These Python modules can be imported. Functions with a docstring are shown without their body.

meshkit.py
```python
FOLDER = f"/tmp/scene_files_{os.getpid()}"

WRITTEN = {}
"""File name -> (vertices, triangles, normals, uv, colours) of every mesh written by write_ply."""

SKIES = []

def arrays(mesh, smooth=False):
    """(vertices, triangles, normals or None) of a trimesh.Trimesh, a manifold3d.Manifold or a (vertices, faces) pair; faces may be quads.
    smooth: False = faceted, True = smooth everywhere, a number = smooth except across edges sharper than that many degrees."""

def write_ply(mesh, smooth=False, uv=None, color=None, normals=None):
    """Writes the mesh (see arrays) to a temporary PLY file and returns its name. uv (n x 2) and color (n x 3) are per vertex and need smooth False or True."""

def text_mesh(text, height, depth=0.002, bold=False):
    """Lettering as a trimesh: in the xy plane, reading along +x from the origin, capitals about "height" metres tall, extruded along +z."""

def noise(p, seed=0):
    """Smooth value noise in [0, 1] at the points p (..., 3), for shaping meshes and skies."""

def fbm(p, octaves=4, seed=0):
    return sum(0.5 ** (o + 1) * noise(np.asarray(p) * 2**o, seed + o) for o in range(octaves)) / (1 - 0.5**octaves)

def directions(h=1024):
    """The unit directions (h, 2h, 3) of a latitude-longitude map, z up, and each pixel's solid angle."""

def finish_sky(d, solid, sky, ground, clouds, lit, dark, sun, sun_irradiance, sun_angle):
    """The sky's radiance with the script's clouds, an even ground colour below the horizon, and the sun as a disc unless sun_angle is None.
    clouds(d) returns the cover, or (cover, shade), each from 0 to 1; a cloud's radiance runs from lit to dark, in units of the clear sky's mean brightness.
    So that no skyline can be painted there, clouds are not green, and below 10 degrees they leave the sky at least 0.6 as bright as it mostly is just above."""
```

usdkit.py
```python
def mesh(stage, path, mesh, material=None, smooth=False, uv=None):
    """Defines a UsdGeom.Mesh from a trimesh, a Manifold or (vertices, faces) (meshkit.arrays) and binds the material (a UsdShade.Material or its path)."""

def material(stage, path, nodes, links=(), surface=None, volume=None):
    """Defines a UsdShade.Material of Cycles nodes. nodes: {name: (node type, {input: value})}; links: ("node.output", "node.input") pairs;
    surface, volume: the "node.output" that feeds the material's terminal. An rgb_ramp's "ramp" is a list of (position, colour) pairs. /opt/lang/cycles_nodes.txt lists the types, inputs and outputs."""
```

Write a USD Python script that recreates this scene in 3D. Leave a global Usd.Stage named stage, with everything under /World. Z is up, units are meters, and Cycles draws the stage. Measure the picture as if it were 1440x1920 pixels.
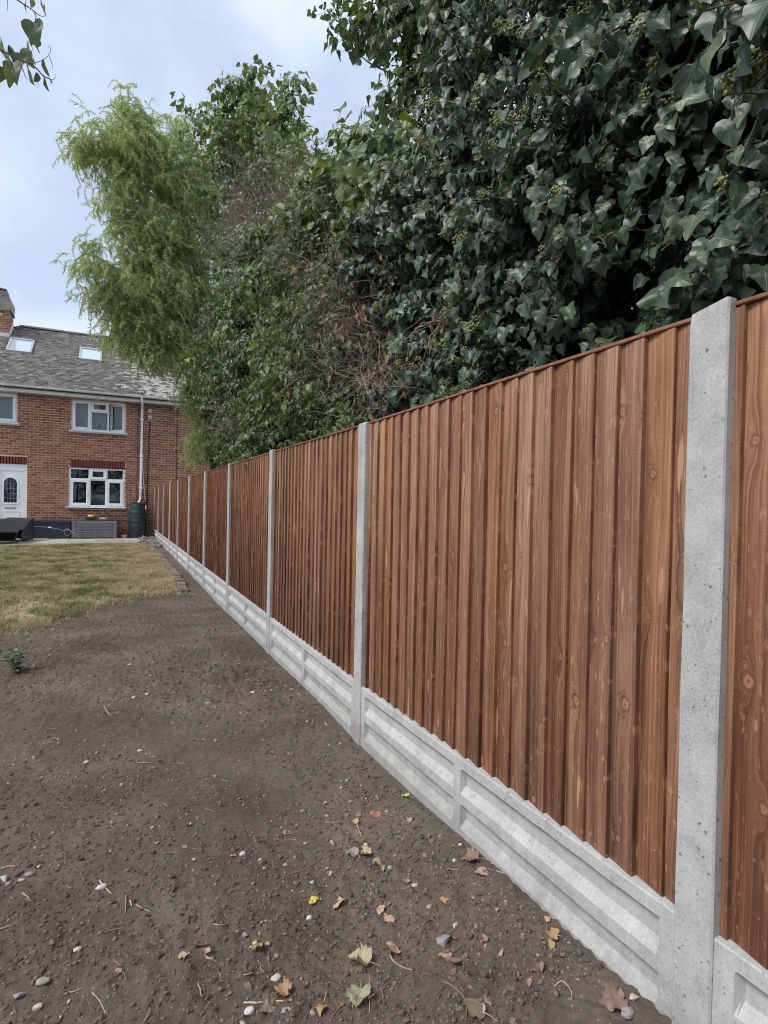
import math, random
import numpy as np, trimesh, usdkit, meshkit
from scipy.spatial.transform import Rotation as Rot
from shapely.geometry import Polygon, box as sbox
from shapely import contains_xy
from pxr import Usd, UsdGeom, UsdLux, UsdShade, Gf, Sdf, Vt

stage = Usd.Stage.CreateInMemory()
UsdGeom.SetStageUpAxis(stage, UsdGeom.Tokens.z)
UsdGeom.SetStageMetersPerUnit(stage, 1.0)
UsdGeom.Xform.Define(stage, '/World')
UsdGeom.Scope.Define(stage, '/World/Looks')

# ------------------------------------------------------------------ camera
F, CX, CY = 1080.0, 720.0, 960.0
EYE = np.array([0, 0, 1.232])
RIGHT = np.array([0.90568089, -0.42348831, 0.01999435])
DOWN = np.array([0.01265953, -0.02012618, -0.9997173])
FWD = np.array([0.423771, 0.90567797, -0.01286673])
cam = UsdGeom.Camera.Define(stage, '/World/camera')
m4 = Gf.Matrix4d(*[float(x) for r in (list(RIGHT) + [0], list(-DOWN) + [0], list(-FWD) + [0], list(EYE) + [1]) for x in r])
cam.AddTransformOp().Set(m4)
cam.CreateHorizontalApertureAttr(36.0)
cam.CreateVerticalApertureAttr(48.0)
cam.CreateFocalLengthAttr(36.0 * F / 1440.0)
cam.CreateClippingRangeAttr(Gf.Vec2f(0.05, 2000.0))
cam.CreateExposureAttr(1.22)

# ------------------------------------------------------------------ sky and soft overcast sun
SUN_TO = np.array([-0.64, -0.10, 0.75]); SUN_TO /= np.linalg.norm(SUN_TO)
sky = UsdLux.DomeLight.Define(stage, '/World/sky')
sky.GetPrim().SetCustomDataByKey('kind', 'structure')
sky.CreateIntensityAttr(1.0)
skym = usdkit.material(stage, '/World/Looks/overcast_sky', {
    'tc': ('texture_coordinate', {}),
    'st': ('sky_texture', {'sky_type': 'single_scattering', 'sun_disc': False, 'sun_elevation': float(math.asin(SUN_TO[2])),
                           'sun_rotation': float(math.atan2(SUN_TO[0], SUN_TO[1])), 'aerosol_density': 2.0}),
    'mp': ('mapping', {'scale': (1.0, 1.0, 1.5), 'location': (7.7, 3.3, 1.1)}),
    'n1': ('noise_texture', {'scale': 1.5, 'detail': 7.0, 'roughness': 0.5, 'distortion': 0.25}),
    'rp': ('rgb_ramp', {'ramp': [(0.40, (0.0, 0.0, 0.0)), (0.62, (1, 1, 1))]}),
    'cl': ('mix', {'color1': (4.3, 5.05, 6.5), 'color2': (8.4, 9.1, 10.1)}),
    'mx': ('mix', {'fac': 0.86}),
    'bg': ('background_shader', {'strength': 0.066})},
    [('tc.generated', 'mp.vector'), ('mp.vector', 'n1.vector'), ('n1.fac', 'rp.fac'), ('rp.color', 'cl.fac'),
     ('st.color', 'mx.color1'), ('cl.color', 'mx.color2'), ('mx.color', 'bg.color')], surface='bg.background')
UsdShade.MaterialBindingAPI.Apply(sky.GetPrim()).Bind(skym)
sun = UsdLux.DistantLight.Define(stage, '/World/sun')
sun.CreateNormalizeAttr(True); sun.CreateIntensityAttr(0.4); sun.CreateAngleAttr(22.0)
sun.CreateColorAttr(Gf.Vec3f(1.0, 0.96, 0.9))
zax = SUN_TO; xax = np.cross([0, 0, 1], zax); xax /= np.linalg.norm(xax); yax = np.cross(zax, xax)
sun.AddTransformOp().Set(Gf.Matrix4d(*[float(x) for r in (list(xax) + [0], list(yax) + [0], list(zax) + [0], [0, 0, 10, 1]) for x in r]))

# ------------------------------------------------------------------ helpers
def at(px, py, axis, val):
    """The point of the place that lies on the plane axis = val in the direction of a pixel of the photograph."""
    r = RIGHT * ((px - CX) / F) + DOWN * ((py - CY) / F) + FWD
    return EYE + r * ((val - EYE[axis]) / r[axis])

used = {}
def numbered(parent, name):
    k = used.get((parent, name), 0); used[(parent, name)] = k + 1
    return f'{parent}/{name}' if k == 0 else f'{parent}/{name}_{k:03d}'
def data(p, label=None, cat=None, group=None, kind=None):
    for k, v in (('label', label), ('category', cat), ('group', group), ('kind', kind)):
        if v: p.SetCustomDataByKey(k, v)
    return p
def thing(name, label, cat, loc=(0, 0, 0), rz=0.0, group=None, kind=None):
    x = UsdGeom.Xform.Define(stage, numbered('/World', name))
    if any(loc): x.AddTranslateOp().Set(Gf.Vec3d(*map(float, loc)))
    if rz: x.AddRotateZOp().Set(float(rz))
    return data(x.GetPrim(), label, cat, group, kind)
def pth(p): return '/World' if p is None else str(p.GetPath())

SHADE = np.random.default_rng(2024)   # a shade of its own for every brick, tile or leaf, kept in the mesh's st
class MB:
    def __init__(s): s.v, s.f, s.uv, s.n = [], [], [], 0
    def add(s, v, f, uv=None):
        v = np.asarray(v, float); f = np.asarray(f, int)
        if f.shape[1] == 4: f = np.vstack([f[:, [0, 1, 2]], f[:, [0, 2, 3]]])
        s.v.append(v); s.f.append(f + s.n); s.n += len(v)
        s.uv.append(np.tile(SHADE.random(2), (len(v), 1)) if uv is None else uv)
        return s
    def box(s, a, b, rot=None, piv=None):
        a, b = np.minimum(a, b), np.maximum(a, b)
        v = np.array([[(a, b)[i][0], (a, b)[j][1], (a, b)[k][2]] for i in (0, 1) for j in (0, 1) for k in (0, 1)])
        if rot is not None:
            p = (a + b) / 2 if piv is None else np.asarray(piv, float)
            v = (v - p) @ np.asarray(rot).T + p
        return s.add(v, [[0, 1, 3, 2], [4, 6, 7, 5], [0, 4, 5, 1], [2, 3, 7, 6], [0, 2, 6, 4], [1, 5, 7, 3]])
    def cbox(s, a, b, c=0.004):
        """A box with chamfered edges."""
        a, b = np.minimum(a, b).astype(float), np.maximum(a, b).astype(float)
        h, o = (b - a) / 2, (a + b) / 2; c = min(c, h.min() * 0.6)
        p = []
        for sx in (-1, 1):
            for sy in (-1, 1):
                for sz in (-1, 1):
                    q = np.array([sx, sy, sz])
                    for k in range(3):
                        d = h - c; d[k] = h[k]; p.append(o + q * d)
        hull = trimesh.convex.convex_hull(np.array(p))
        return s.add(hull.vertices, hull.faces)
    def tube(s, pts, r, n=6, cap=True, uvs=False):
        pts = np.asarray(pts, float); k = len(pts); r = np.broadcast_to(np.asarray(r, float), k)
        t = np.gradient(pts, axis=0); t /= np.maximum(np.linalg.norm(t, axis=1, keepdims=True), 1e-9)
        ref = np.array([0, 0, 1.0]) if abs(t[0][2]) < 0.9 else np.array([1.0, 0, 0])
        v = []
        for i in range(k):
            a = ref - t[i] * (ref @ t[i]); a /= max(np.linalg.norm(a), 1e-9); ref = a; b = np.cross(t[i], a)
            th = np.arange(n) * 2 * math.pi / n
            v.append(pts[i] + r[i] * (np.cos(th)[:, None] * a + np.sin(th)[:, None] * b))
        f = [[i * n + j, i * n + (j + 1) % n, (i + 1) * n + (j + 1) % n, (i + 1) * n + j] for i in range(k - 1) for j in range(n)]
        s.add(np.vstack(v), f)
        if cap:
            base = s.n - k * n
            for o, rev in ((0, True), ((k - 1) * n, False)):
                ring = [base + o + j for j in range(n)]
                tri = [[ring[0], ring[j], ring[j + 1]] for j in range(1, n - 1)]
                s.f.append(np.array([t_[::-1] for t_ in tri] if rev else tri))
        return s
    def lathe(s, prof, n=32, center=(0, 0, 0)):
        prof = np.asarray(prof, float); th = np.arange(n) * 2 * math.pi / n; k = len(prof)
        v = np.array([[r * math.cos(a), r * math.sin(a), z] for r, z in prof for a in th]) + np.asarray(center)
        f = [[i * n + j, i * n + (j + 1) % n, (i + 1) * n + (j + 1) % n, (i + 1) * n + j] for i in range(k - 1) for j in range(n)]
        return s.add(v, f)
    def prism(s, poly, axis, a, b):
        """A shapely polygon extruded along an axis from a to b; its plane is the two other axes in order."""
        for g in getattr(poly, 'geoms', [poly]):
            m = trimesh.creation.extrude_polygon(g, b - a, engine='earcut')
            v = np.array(m.vertices); f = np.array(m.faces)
            if axis == 0: w = np.stack([v[:, 2] + a, v[:, 0], v[:, 1]], 1)
            elif axis == 1: w = np.stack([v[:, 0], v[:, 2] + a, v[:, 1]], 1); f = f[:, ::-1]
            else: w = v + [0, 0, a]
            s.add(w, f)
        return s
    def mesh(s): return np.vstack(s.v), np.vstack(s.f)
    def build(s, name, mat, parent=None, smooth=False, uv=False, label=None, cat=None, group=None, kind=None):
        v, f = s.mesh()
        m = usdkit.mesh(stage, numbered(pth(parent), name), (v, f), mat, smooth=smooth, uv=np.vstack(s.uv) if uv else None)
        return data(m.GetPrim(), label, cat, group, kind)

def mat(name, nodes, links, surface='p.BSDF'):
    if any(a == 'g.random_per_island' for a, _ in links):
        nodes['piece_uv'] = ('uvmap', {'attribute': 'st'}); nodes['piece'] = ('separate_xyz', {}); nodes['piece_f'] = ('math', {'math_type': 'fraction'})
        links = [('piece_uv.UV', 'piece.vector'), ('piece.x', 'piece_f.value1')] + [('piece_f.value' if a == 'g.random_per_island' else a, b_) for a, b_ in links]
    return usdkit.material(stage, '/World/Looks/' + name, nodes, links, surface=surface)
def plain(name, col, rough=0.6, var=0.12, scale=25.0, bump=0.0, **kw):
    """A plain procedural material: base colour with soft mottling."""
    c = np.array(col)
    nodes = {'g': ('geometry', {}), 'n': ('noise_texture', {'scale': scale, 'detail': 5.0, 'roughness': 0.6}),
             'r': ('rgb_ramp', {'ramp': [(0.25, tuple(c * (1 - var))), (0.75, tuple(np.minimum(c * (1 + var), 1)))]}),
             'p': ('principled_bsdf', {'roughness': rough, **kw})}
    links = [('g.position', 'n.vector'), ('n.fac', 'r.fac'), ('r.color', 'p.base_color')]
    if bump:
        nodes['b'] = ('bump', {'strength': bump, 'distance': 0.004}); links += [('n.fac', 'b.height'), ('b.normal', 'p.normal')]
    return mat(name, nodes, links)

# ------------------------------------------------------------------ materials
def math_chain(nodes, links):
    c = [0]
    def M(op, a, b=None, c3=None):
        c[0] += 1; n = f'm{c[0]}'; ins = {'math_type': op}
        for k, x in (('value1', a), ('value2', b), ('value3', c3)):
            if x is None: continue
            if isinstance(x, str): links.append((x, f'{n}.{k}'))
            else: ins[k] = float(x)
        nodes[n] = ('math', ins); return n + '.value'
    return M

def wood_material(name, dark, mid, light, pale, knots=True):
    N = {'g': ('geometry', {}), 'oi': ('object_info', {}), 's': ('separate_xyz', {}), 'p': ('principled_bsdf', {'roughness': 0.68, 'specular_ior_level': 0.3})}
    L = [('g.position', 's.vector')]
    M = math_chain(N, L)
    y, z, r = 's.y', 's.z', 'oi.random'
    ky = M('multiply_add', y, 11.0, M('multiply', r, 53.0)); kz = M('multiply_add', z, 3.1, M('multiply', r, 0.55))
    N['kc'] = ('combine_xyz', {}); L += [(ky, 'kc.x'), (kz, 'kc.y')]
    N['kv'] = ('voronoi_texture', {'dimensions': '2D', 'feature': 'f1', 'scale': 1.0, 'randomness': 0.85}); L.append(('kc.vector', 'kv.vector'))
    N['kp'] = ('separate_xyz', {}); L.append(('kv.position', 'kp.vector'))
    N['kcol'] = ('separate_color', {}); L.append(('kv.color', 'kcol.color'))
    N['jw'] = ('noise_texture', {'scale': 55.0, 'detail': 4.0, 'roughness': 0.6}); N['js'] = ('separate_color', {}); L += [('g.position', 'jw.vector'), ('jw.color', 'js.color')]
    dy = M('add', M('divide', M('subtract', 'kp.x', ky), 11.0), M('multiply_add', 'js.r', 0.015, -0.0075))
    dz = M('add', M('divide', M('subtract', 'kp.y', kz), 3.1), M('multiply_add', 'js.g', 0.020, -0.010))
    on = M('greater_than', 'kcol.r', 0.25)
    size = M('multiply_add', 'kcol.g', 0.85, 0.40)
    e = M('add', M('multiply', M('multiply', dy, dy), 1 / 0.017 ** 2), M('multiply', M('multiply', dz, dz), 1 / 0.055 ** 2))
    infl = M('multiply', M('multiply', M('exponent', M('multiply', e, -1.0)), on), size)
    rk = M('divide', M('sqrt', M('add', M('multiply', dy, dy), M('multiply', M('multiply', dz, dz), 0.75))), size)
    # warp of the grain
    N['wc'] = ('combine_xyz', {}); L += [(M('multiply', y, 7.0), 'wc.x'), (M('multiply', z, 1.3), 'wc.y'), (M('multiply', r, 31.0), 'wc.z')]
    N['wn'] = ('noise_texture', {'scale': 1.0, 'detail': 2.0}); L.append(('wc.vector', 'wn.vector'))
    rho = M('add', M('multiply_add', 'wn.fac', 0.05, y), M('multiply', infl, 0.028))
    def streak(tag, sy, sz, detail, rough=0.6, src=None):
        N['c' + tag] = ('combine_xyz', {}); L.extend([(M('multiply', src or rho, sy), f'c{tag}.x'), (M('multiply', z, sz), f'c{tag}.y'), (M('multiply', r, 77.0), f'c{tag}.z')])
        N['n' + tag] = ('noise_texture', {'scale': 1.0, 'detail': detail, 'roughness': rough}); L.append((f'c{tag}.vector', f'n{tag}.vector'))
        return f'n{tag}.fac'
    broad = streak('b', 46.0, 0.9, 1.0)
    fine = streak('f', 230.0, 2.2, 3.0, 0.7)
    saw = streak('s', 30.0, 260.0, 2.0, 0.5, y)
    blot = streak('o', 9.0, 3.0, 4.0, 0.65, y)
    rings = M('sine', M('multiply', rho, 520.0))
    t = M('add', M('multiply', broad, 0.55), M('add', M('multiply', fine, 0.62), M('multiply', rings, 0.03)))
    big = streak('g', 2.6, 1.1, 3.0, 0.55, y)
    # the upper boards are more bleached by the weather, the foot still holds its stain
    t = M('add', t, M('add', M('multiply_add', blot, 0.30, -0.17), M('add', M('multiply_add', big, 0.30, -0.15), M('multiply_add', z, 0.17, -0.16))))
    N['rp'] = ('rgb_ramp', {'ramp': [(0.36, dark), (0.60, mid), (0.85, light)]}); L.append((t, 'rp.fac'))
    # pale slivers where the stain did not take
    sl = streak('p', 26.0, 3.4, 2.0, 0.5)
    N['sr'] = ('rgb_ramp', {'ramp': [(0.665, (0, 0, 0)), (0.70, (1, 1, 1))]}); L.append((sl, 'sr.fac'))
    N['mp'] = ('mix', {'color2': pale}); L += [(M('multiply', 'sr.color', 0.5), 'mp.fac'), ('rp.color', 'mp.color1')]
    # pale flecks and scuffs left by the saw
    N['fk'] = ('combine_xyz', {}); L += [(M('multiply', y, 75.0), 'fk.x'), (M('multiply', z, 21.0), 'fk.y'), (M('multiply', r, 19.0), 'fk.z')]
    N['fn'] = ('noise_texture', {'scale': 1.0, 'detail': 3.0, 'roughness': 0.6}); L.append(('fk.vector', 'fn.vector'))
    N['fr'] = ('rgb_ramp', {'ramp': [(0.60, (0, 0, 0)), (0.72, (1, 1, 1))]}); L.append(('fn.fac', 'fr.fac'))
    N['mf'] = ('mix', {'color2': tuple(np.array(light) * 1.15)}); L += [(M('multiply', 'fr.color', 0.55), 'mf.fac'), ('mp.color', 'mf.color1')]
    # knots: a brown heart in a dark rim with a paler collar
    N['kr'] = ('rgb_ramp', {'ramp': [(0.0, (0.95, 0.95, 0.95)), (0.35, (0.8, 0.8, 0.8)), (0.6, (0.5, 0.5, 0.5)), (1.0, (0, 0, 0))]})
    L.append((M('divide', rk, 0.022), 'kr.fac'))
    N['kq'] = ('rgb_ramp', {'ramp': [(0.0, dark), (0.10, mid), (0.25, tuple(np.array(light) * .95)), (0.42, mid), (0.54, tuple(np.array(dark) * .85)), (0.66, dark), (0.8, mid), (1.0, mid)]})
    L.append((M('divide', rk, 0.022), 'kq.fac'))
    N['mk'] = ('mix', {}); L += [(M('multiply', 'kr.color', M('multiply', on, 0.85 if knots else 0.0)), 'mk.fac'), ('mf.color', 'mk.color1'), ('kq.color', 'mk.color2')]
    N['hs'] = ('hsv', {'saturation': 1.0}); L += [(M('multiply_add', M('fraction', M('multiply', r, 7.0)), 0.007, 0.4965), 'hs.hue'), (M('multiply_add', M('fraction', M('multiply', r, 13.0)), 0.16, 0.93), 'hs.saturation'), ('mk.color', 'hs.color'), (M('multiply_add', M('power', r, 0.8), 0.42, 0.77), 'hs.value')]
    L.append(('hs.color', 'p.base_color'))
    h = M('add', M('multiply', fine, 0.7), M('add', M('multiply', saw, 0.5), M('multiply', broad, 0.4)))
    N['bp'] = ('bump', {'strength': 0.55, 'distance': 0.0022}); L += [(h, 'bp.height'), ('bp.normal', 'p.normal')]
    return mat(name, N, L)
W_BOARD = wood_material('stained_board', (0.088, 0.038, 0.021), (0.213, 0.102, 0.056), (0.375, 0.215, 0.128), (0.50, 0.32, 0.195))
W_RAIL = wood_material('stained_rail', (0.10, 0.042, 0.026), (0.19, 0.082, 0.05), (0.26, 0.125, 0.08), (0.32, 0.17, 0.11), knots=False)

def concrete_material(name, base, dark, streaks=False, pits=1.0):
    N = {'g': ('geometry', {}), 's': ('separate_xyz', {}), 'oi': ('object_info', {}), 'p': ('principled_bsdf', {'roughness': 0.85, 'specular_ior_level': 0.25})}
    L = [('g.position', 's.vector')]; M = math_chain(N, L)
    N['n1'] = ('noise_texture', {'scale': 9.0, 'detail': 6.0, 'roughness': 0.62}); N['n2'] = ('noise_texture', {'scale': 190.0, 'detail': 4.0, 'roughness': 0.7})
    N['n3'] = ('noise_texture', {'scale': 2.2, 'detail': 3.0})
    N['v'] = ('voronoi_texture', {'scale': 84.0, 'randomness': 1.0}); N['vc'] = ('separate_color', {})
    N['wob'] = ('noise_texture', {'scale': 120.0, 'detail': 2.0}); N['wv'] = ('vector_math', {'math_type': 'multiply_add', 'vector2': (0.012, 0.012, 0.012)})
    L += [('g.position', 'n1.vector'), ('g.position', 'n2.vector'), ('g.position', 'n3.vector'), ('g.position', 'wob.vector'), ('wob.color', 'wv.vector1'), ('g.position', 'wv.vector3'), ('wv.vector', 'v.vector'), ('v.color', 'vc.color')]
    rad = M('multiply_add', M('power', 'vc.r', 2.0), 0.50 * pits, -0.05)
    clump = M('multiply_add', 'n3.fac', 1.6, -0.85)
    pit = M('smoothstep' if False else 'subtract', M('add', rad, M('multiply', clump, 0.5)), 'v.distance')
    N['pr'] = ('map_range', {'range_type': 'smoothstep', 'from_min': 0.0, 'from_max': 0.05, 'to_min': 0.0, 'to_max': 1.0, 'clamp': True}); L.append((pit, 'pr.value'))
    t = M('add', M('multiply', 'n1.fac', 0.5), M('multiply', 'n2.fac', 0.5))
    if streaks:
        N['sc'] = ('combine_xyz', {}); L += [(M('multiply', 's.y', 95.0), 'sc.x'), (M('multiply', 's.z', 5.0), 'sc.y'), (M('multiply', 's.x', 3.0), 'sc.z')]
        N['sn'] = ('noise_texture', {'scale': 1.0, 'detail': 4.0, 'roughness': 0.65}); L.append(('sc.vector', 'sn.vector'))
        t = M('add', M('multiply', t, 0.78), M('multiply', 'sn.fac', 0.22))
    N['rp'] = ('rgb_ramp', {'ramp': [(0.3, tuple(np.array(base) * 0.58)), (0.5, base), (0.7, tuple(np.array(base) * 1.32))]}); L.append((t, 'rp.fac'))
    N['mx'] = ('mix', {'color2': dark}); L += [(M('multiply', 'pr.result', 0.75 * pits), 'mx.fac'), ('rp.color', 'mx.color1')]
    # soil splashed and smeared over the foot
    N['dn'] = ('noise_texture', {'scale': 24.0, 'detail': 6.0, 'roughness': 0.7}); L.append(('g.position', 'dn.vector'))
    N['dr'] = ('map_range', {'range_type': 'smoothstep', 'from_min': 0.02, 'from_max': 0.22, 'to_min': 0.0, 'to_max': 1.0, 'clamp': True}); L.append((M('subtract', M('multiply_add', 'dn.fac', 0.40, 0.06), 's.z'), 'dr.value'))
    N['dm'] = ('mix', {'color2': (0.15, 0.125, 0.10)}); L += [(M('multiply', 'dr.result', 0.38), 'dm.fac'), ('mx.color', 'dm.color1')]
    N['hs'] = ('hsv', {}); L += [('dm.color', 'hs.color'), (M('multiply_add', 'oi.random', 0.14, 0.93), 'hs.value'), ('hs.color', 'p.base_color')]
    h = M('add', M('multiply', 'n2.fac', 0.35), M('add', M('multiply', 'n1.fac', 0.3), M('multiply', 'pr.result', -1.2)))
    N['bp'] = ('bump', {'strength': 0.6, 'distance': 0.004}); L += [(h, 'bp.height'), ('bp.normal', 'p.normal')]
    return mat(name, N, L)
C_POST = concrete_material('post_concrete', (0.352, 0.348, 0.342), (0.11, 0.11, 0.11), pits=1.0)
C_BOARD = concrete_material('gravel_board_concrete', (0.37, 0.37, 0.362), (0.13, 0.135, 0.14), streaks=True, pits=0.7)

# ------------------------------------------------------------------ the soil
def berm(y): return np.interp(y, [0.2, 0.86, 1.08, 1.45, 1.96, 2.7, 4.5, 6.4, 8.3, 17, 20], [.10, .105, .088, .08, .045, .02, .014, .014, .02, .045, .05])
def soil_low(x, y):
    q = np.stack([x, y, 0 * x], -1)
    w = np.clip((x - 0.55) / 0.55, 0, 1) ** 1.6
    h = w * berm(y) + 0.045 * (meshkit.fbm(q * 0.9, 3, 5) - 0.5)
    rise = np.clip((y - 9) / 7, 0, 1)
    return h * (1 - .6 * np.clip((y - 12) / 3, 0, 1)) + 0.03 * rise - 0.22 * np.clip((y - 16.9) / .5, 0, 1) * np.clip((1.05 - x) / .1, 0, 1)
def soil_h(x, y):
    q = np.stack([x, y, 0 * x], -1); h = soil_low(x, y)
    rough = 0.55 + 0.9 * np.clip(meshkit.noise(q * 1.3, 31) * 1.5 - 0.3, 0, 1) + 0.7 * np.clip((x - 0.6) / 0.4, 0, 1)
    edge = 1 - 0.75 * np.clip((x - 0.85) / 0.2, 0, 1)
    h = h + edge * rough * (0.018 * (meshkit.fbm(q * 5.0, 3, 11) - 0.5))
    c = meshkit.noise(q * 22.0, 3); c2 = meshkit.noise(q * 48.0, 4); c3 = meshkit.noise(q * 95.0, 8)
    h = h + edge * rough * (0.013 * np.clip(c - 0.5, 0, 1) ** 1.2 * 2 + 0.0065 * np.clip(c2 - 0.45, 0, 1) * 2 + 0.003 * c3)
    # tyre and rake marks pressed into the damp soil
    band = np.clip(meshkit.noise(q * 1.9 + 40, 17) * 2.4 - 1.2, 0, 1) * np.clip((3.4 - y) / 1.0, 0, 1)
    h = h + 0.0045 * band * np.sin((y * 0.75 + x * 1.15 + 0.1 * meshkit.noise(q * 3.0, 2)) * 2 * math.pi / 0.036)
    return h
gx = np.concatenate([np.arange(-3.6, -1.5, 0.05), np.arange(-1.5, 1.19, 0.0085)])
gy = [0.35]
while gy[-1] < 18.4: gy.append(gy[-1] + max(0.0085, 0.0062 * gy[-1] if gy[-1] < 4 else 0.0105 * gy[-1] - 0.017))
gy = np.concatenate([np.arange(-2.5, 0.35, 0.05), np.array(gy)])
GX, GY = np.meshgrid(gx, gy)
GZ = soil_h(GX, GY)
def grid_mesh(X, Y, Z):
    ny, nx = X.shape; i = np.arange(ny * nx).reshape(ny, nx)
    return np.stack([X, Y, Z], -1).reshape(-1, 3), np.stack([i[:-1, :-1], i[:-1, 1:], i[1:, 1:], i[1:, :-1]], -1).reshape(-1, 4)
from scipy.interpolate import RegularGridInterpolator
_gi = RegularGridInterpolator((gy, gx), GZ, bounds_error=False, fill_value=0.0)
_gl = RegularGridInterpolator((gy[::4], gx[::3]), soil_low(*np.meshgrid(gx[::3], gy[::4])), bounds_error=False, fill_value=0.0)
def soil_z(x, y): return float(_gi((y, x)))
def on_soil(px, py):
    z = 0.02
    for _ in range(5):
        p = at(px, py, 2, z); z = soil_z(p[0], p[1])
    return np.array([p[0], p[1], z])
SOIL = mat('bare_soil', {
    'g': ('geometry', {}),
    'n1': ('noise_texture', {'scale': 1.6, 'detail': 5.0, 'roughness': 0.6}), 'n2': ('noise_texture', {'scale': 48.0, 'detail': 7.0, 'roughness': 0.75}),
    'n3': ('noise_texture', {'scale': 330.0, 'detail': 3.0, 'roughness': 0.6}), 'v': ('voronoi_texture', {'scale': 150.0}),
    'vs': ('separate_color', {}), 'gt': ('math', {'math_type': 'greater_than', 'value2': 0.965}), 'lt': ('math', {'math_type': 'less_than', 'value2': 0.33}), 'sp': ('math', {'math_type': 'multiply'}),
    'a': ('math', {'math_type': 'multiply_add', 'value2': 0.8}), 'b': ('math', {'math_type': 'multiply_add', 'value2': 0.5, 'value3': -0.15}),
    'r': ('rgb_ramp', {'ramp': [(0.3, (0.060, 0.045, 0.035)), (0.5, (0.112, 0.087, 0.067)), (0.7, (0.170, 0.136, 0.108))]}),
    'mx': ('mix', {'color2': (0.30, 0.25, 0.20)}), 'hh': ('math', {'math_type': 'add'}),
    'bp': ('bump', {'strength': 0.75, 'distance': 0.006}), 'p': ('principled_bsdf', {'roughness': 0.95, 'specular_ior_level': 0.15})},
    [('g.position', k + '.vector') for k in ('n1', 'n2', 'n3', 'v')] +
    [('v.color', 'vs.color'), ('vs.r', 'gt.value1'), ('v.distance', 'lt.value1'), ('gt.value', 'sp.value1'), ('lt.value', 'sp.value2'),
     ('n2.fac', 'b.value1'), ('n1.fac', 'a.value1'), ('b.value', 'a.value3'), ('a.value', 'r.fac'), ('r.color', 'mx.color1'), ('sp.value', 'mx.fac'),
     ('mx.color', 'p.base_color'), ('n2.fac', 'hh.value1'), ('n3.fac', 'hh.value2'), ('hh.value', 'bp.height'), ('bp.normal', 'p.normal')])
v, f = grid_mesh(GX, GY, GZ)
data(usdkit.mesh(stage, '/World/soil', (v, f), SOIL, smooth=True).GetPrim(), 'freshly raked bare brown soil along the foot of the fence', 'soil', kind='structure')
DARK_EARTH = plain('dark_earth', (0.055, 0.045, 0.03), 0.95, 0.3, 3.0)
gb = MB(); R_ = 400.0
gb.add([[-R_, -R_, -0.1], [R_, -R_, -0.1], [R_, R_, -0.1], [-R_, R_, -0.1]], [[0, 1, 2, 3]])
gb.build('ground', DARK_EARTH, label='wide dark ground reaching out beyond the garden', cat='ground', kind='structure')

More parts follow.
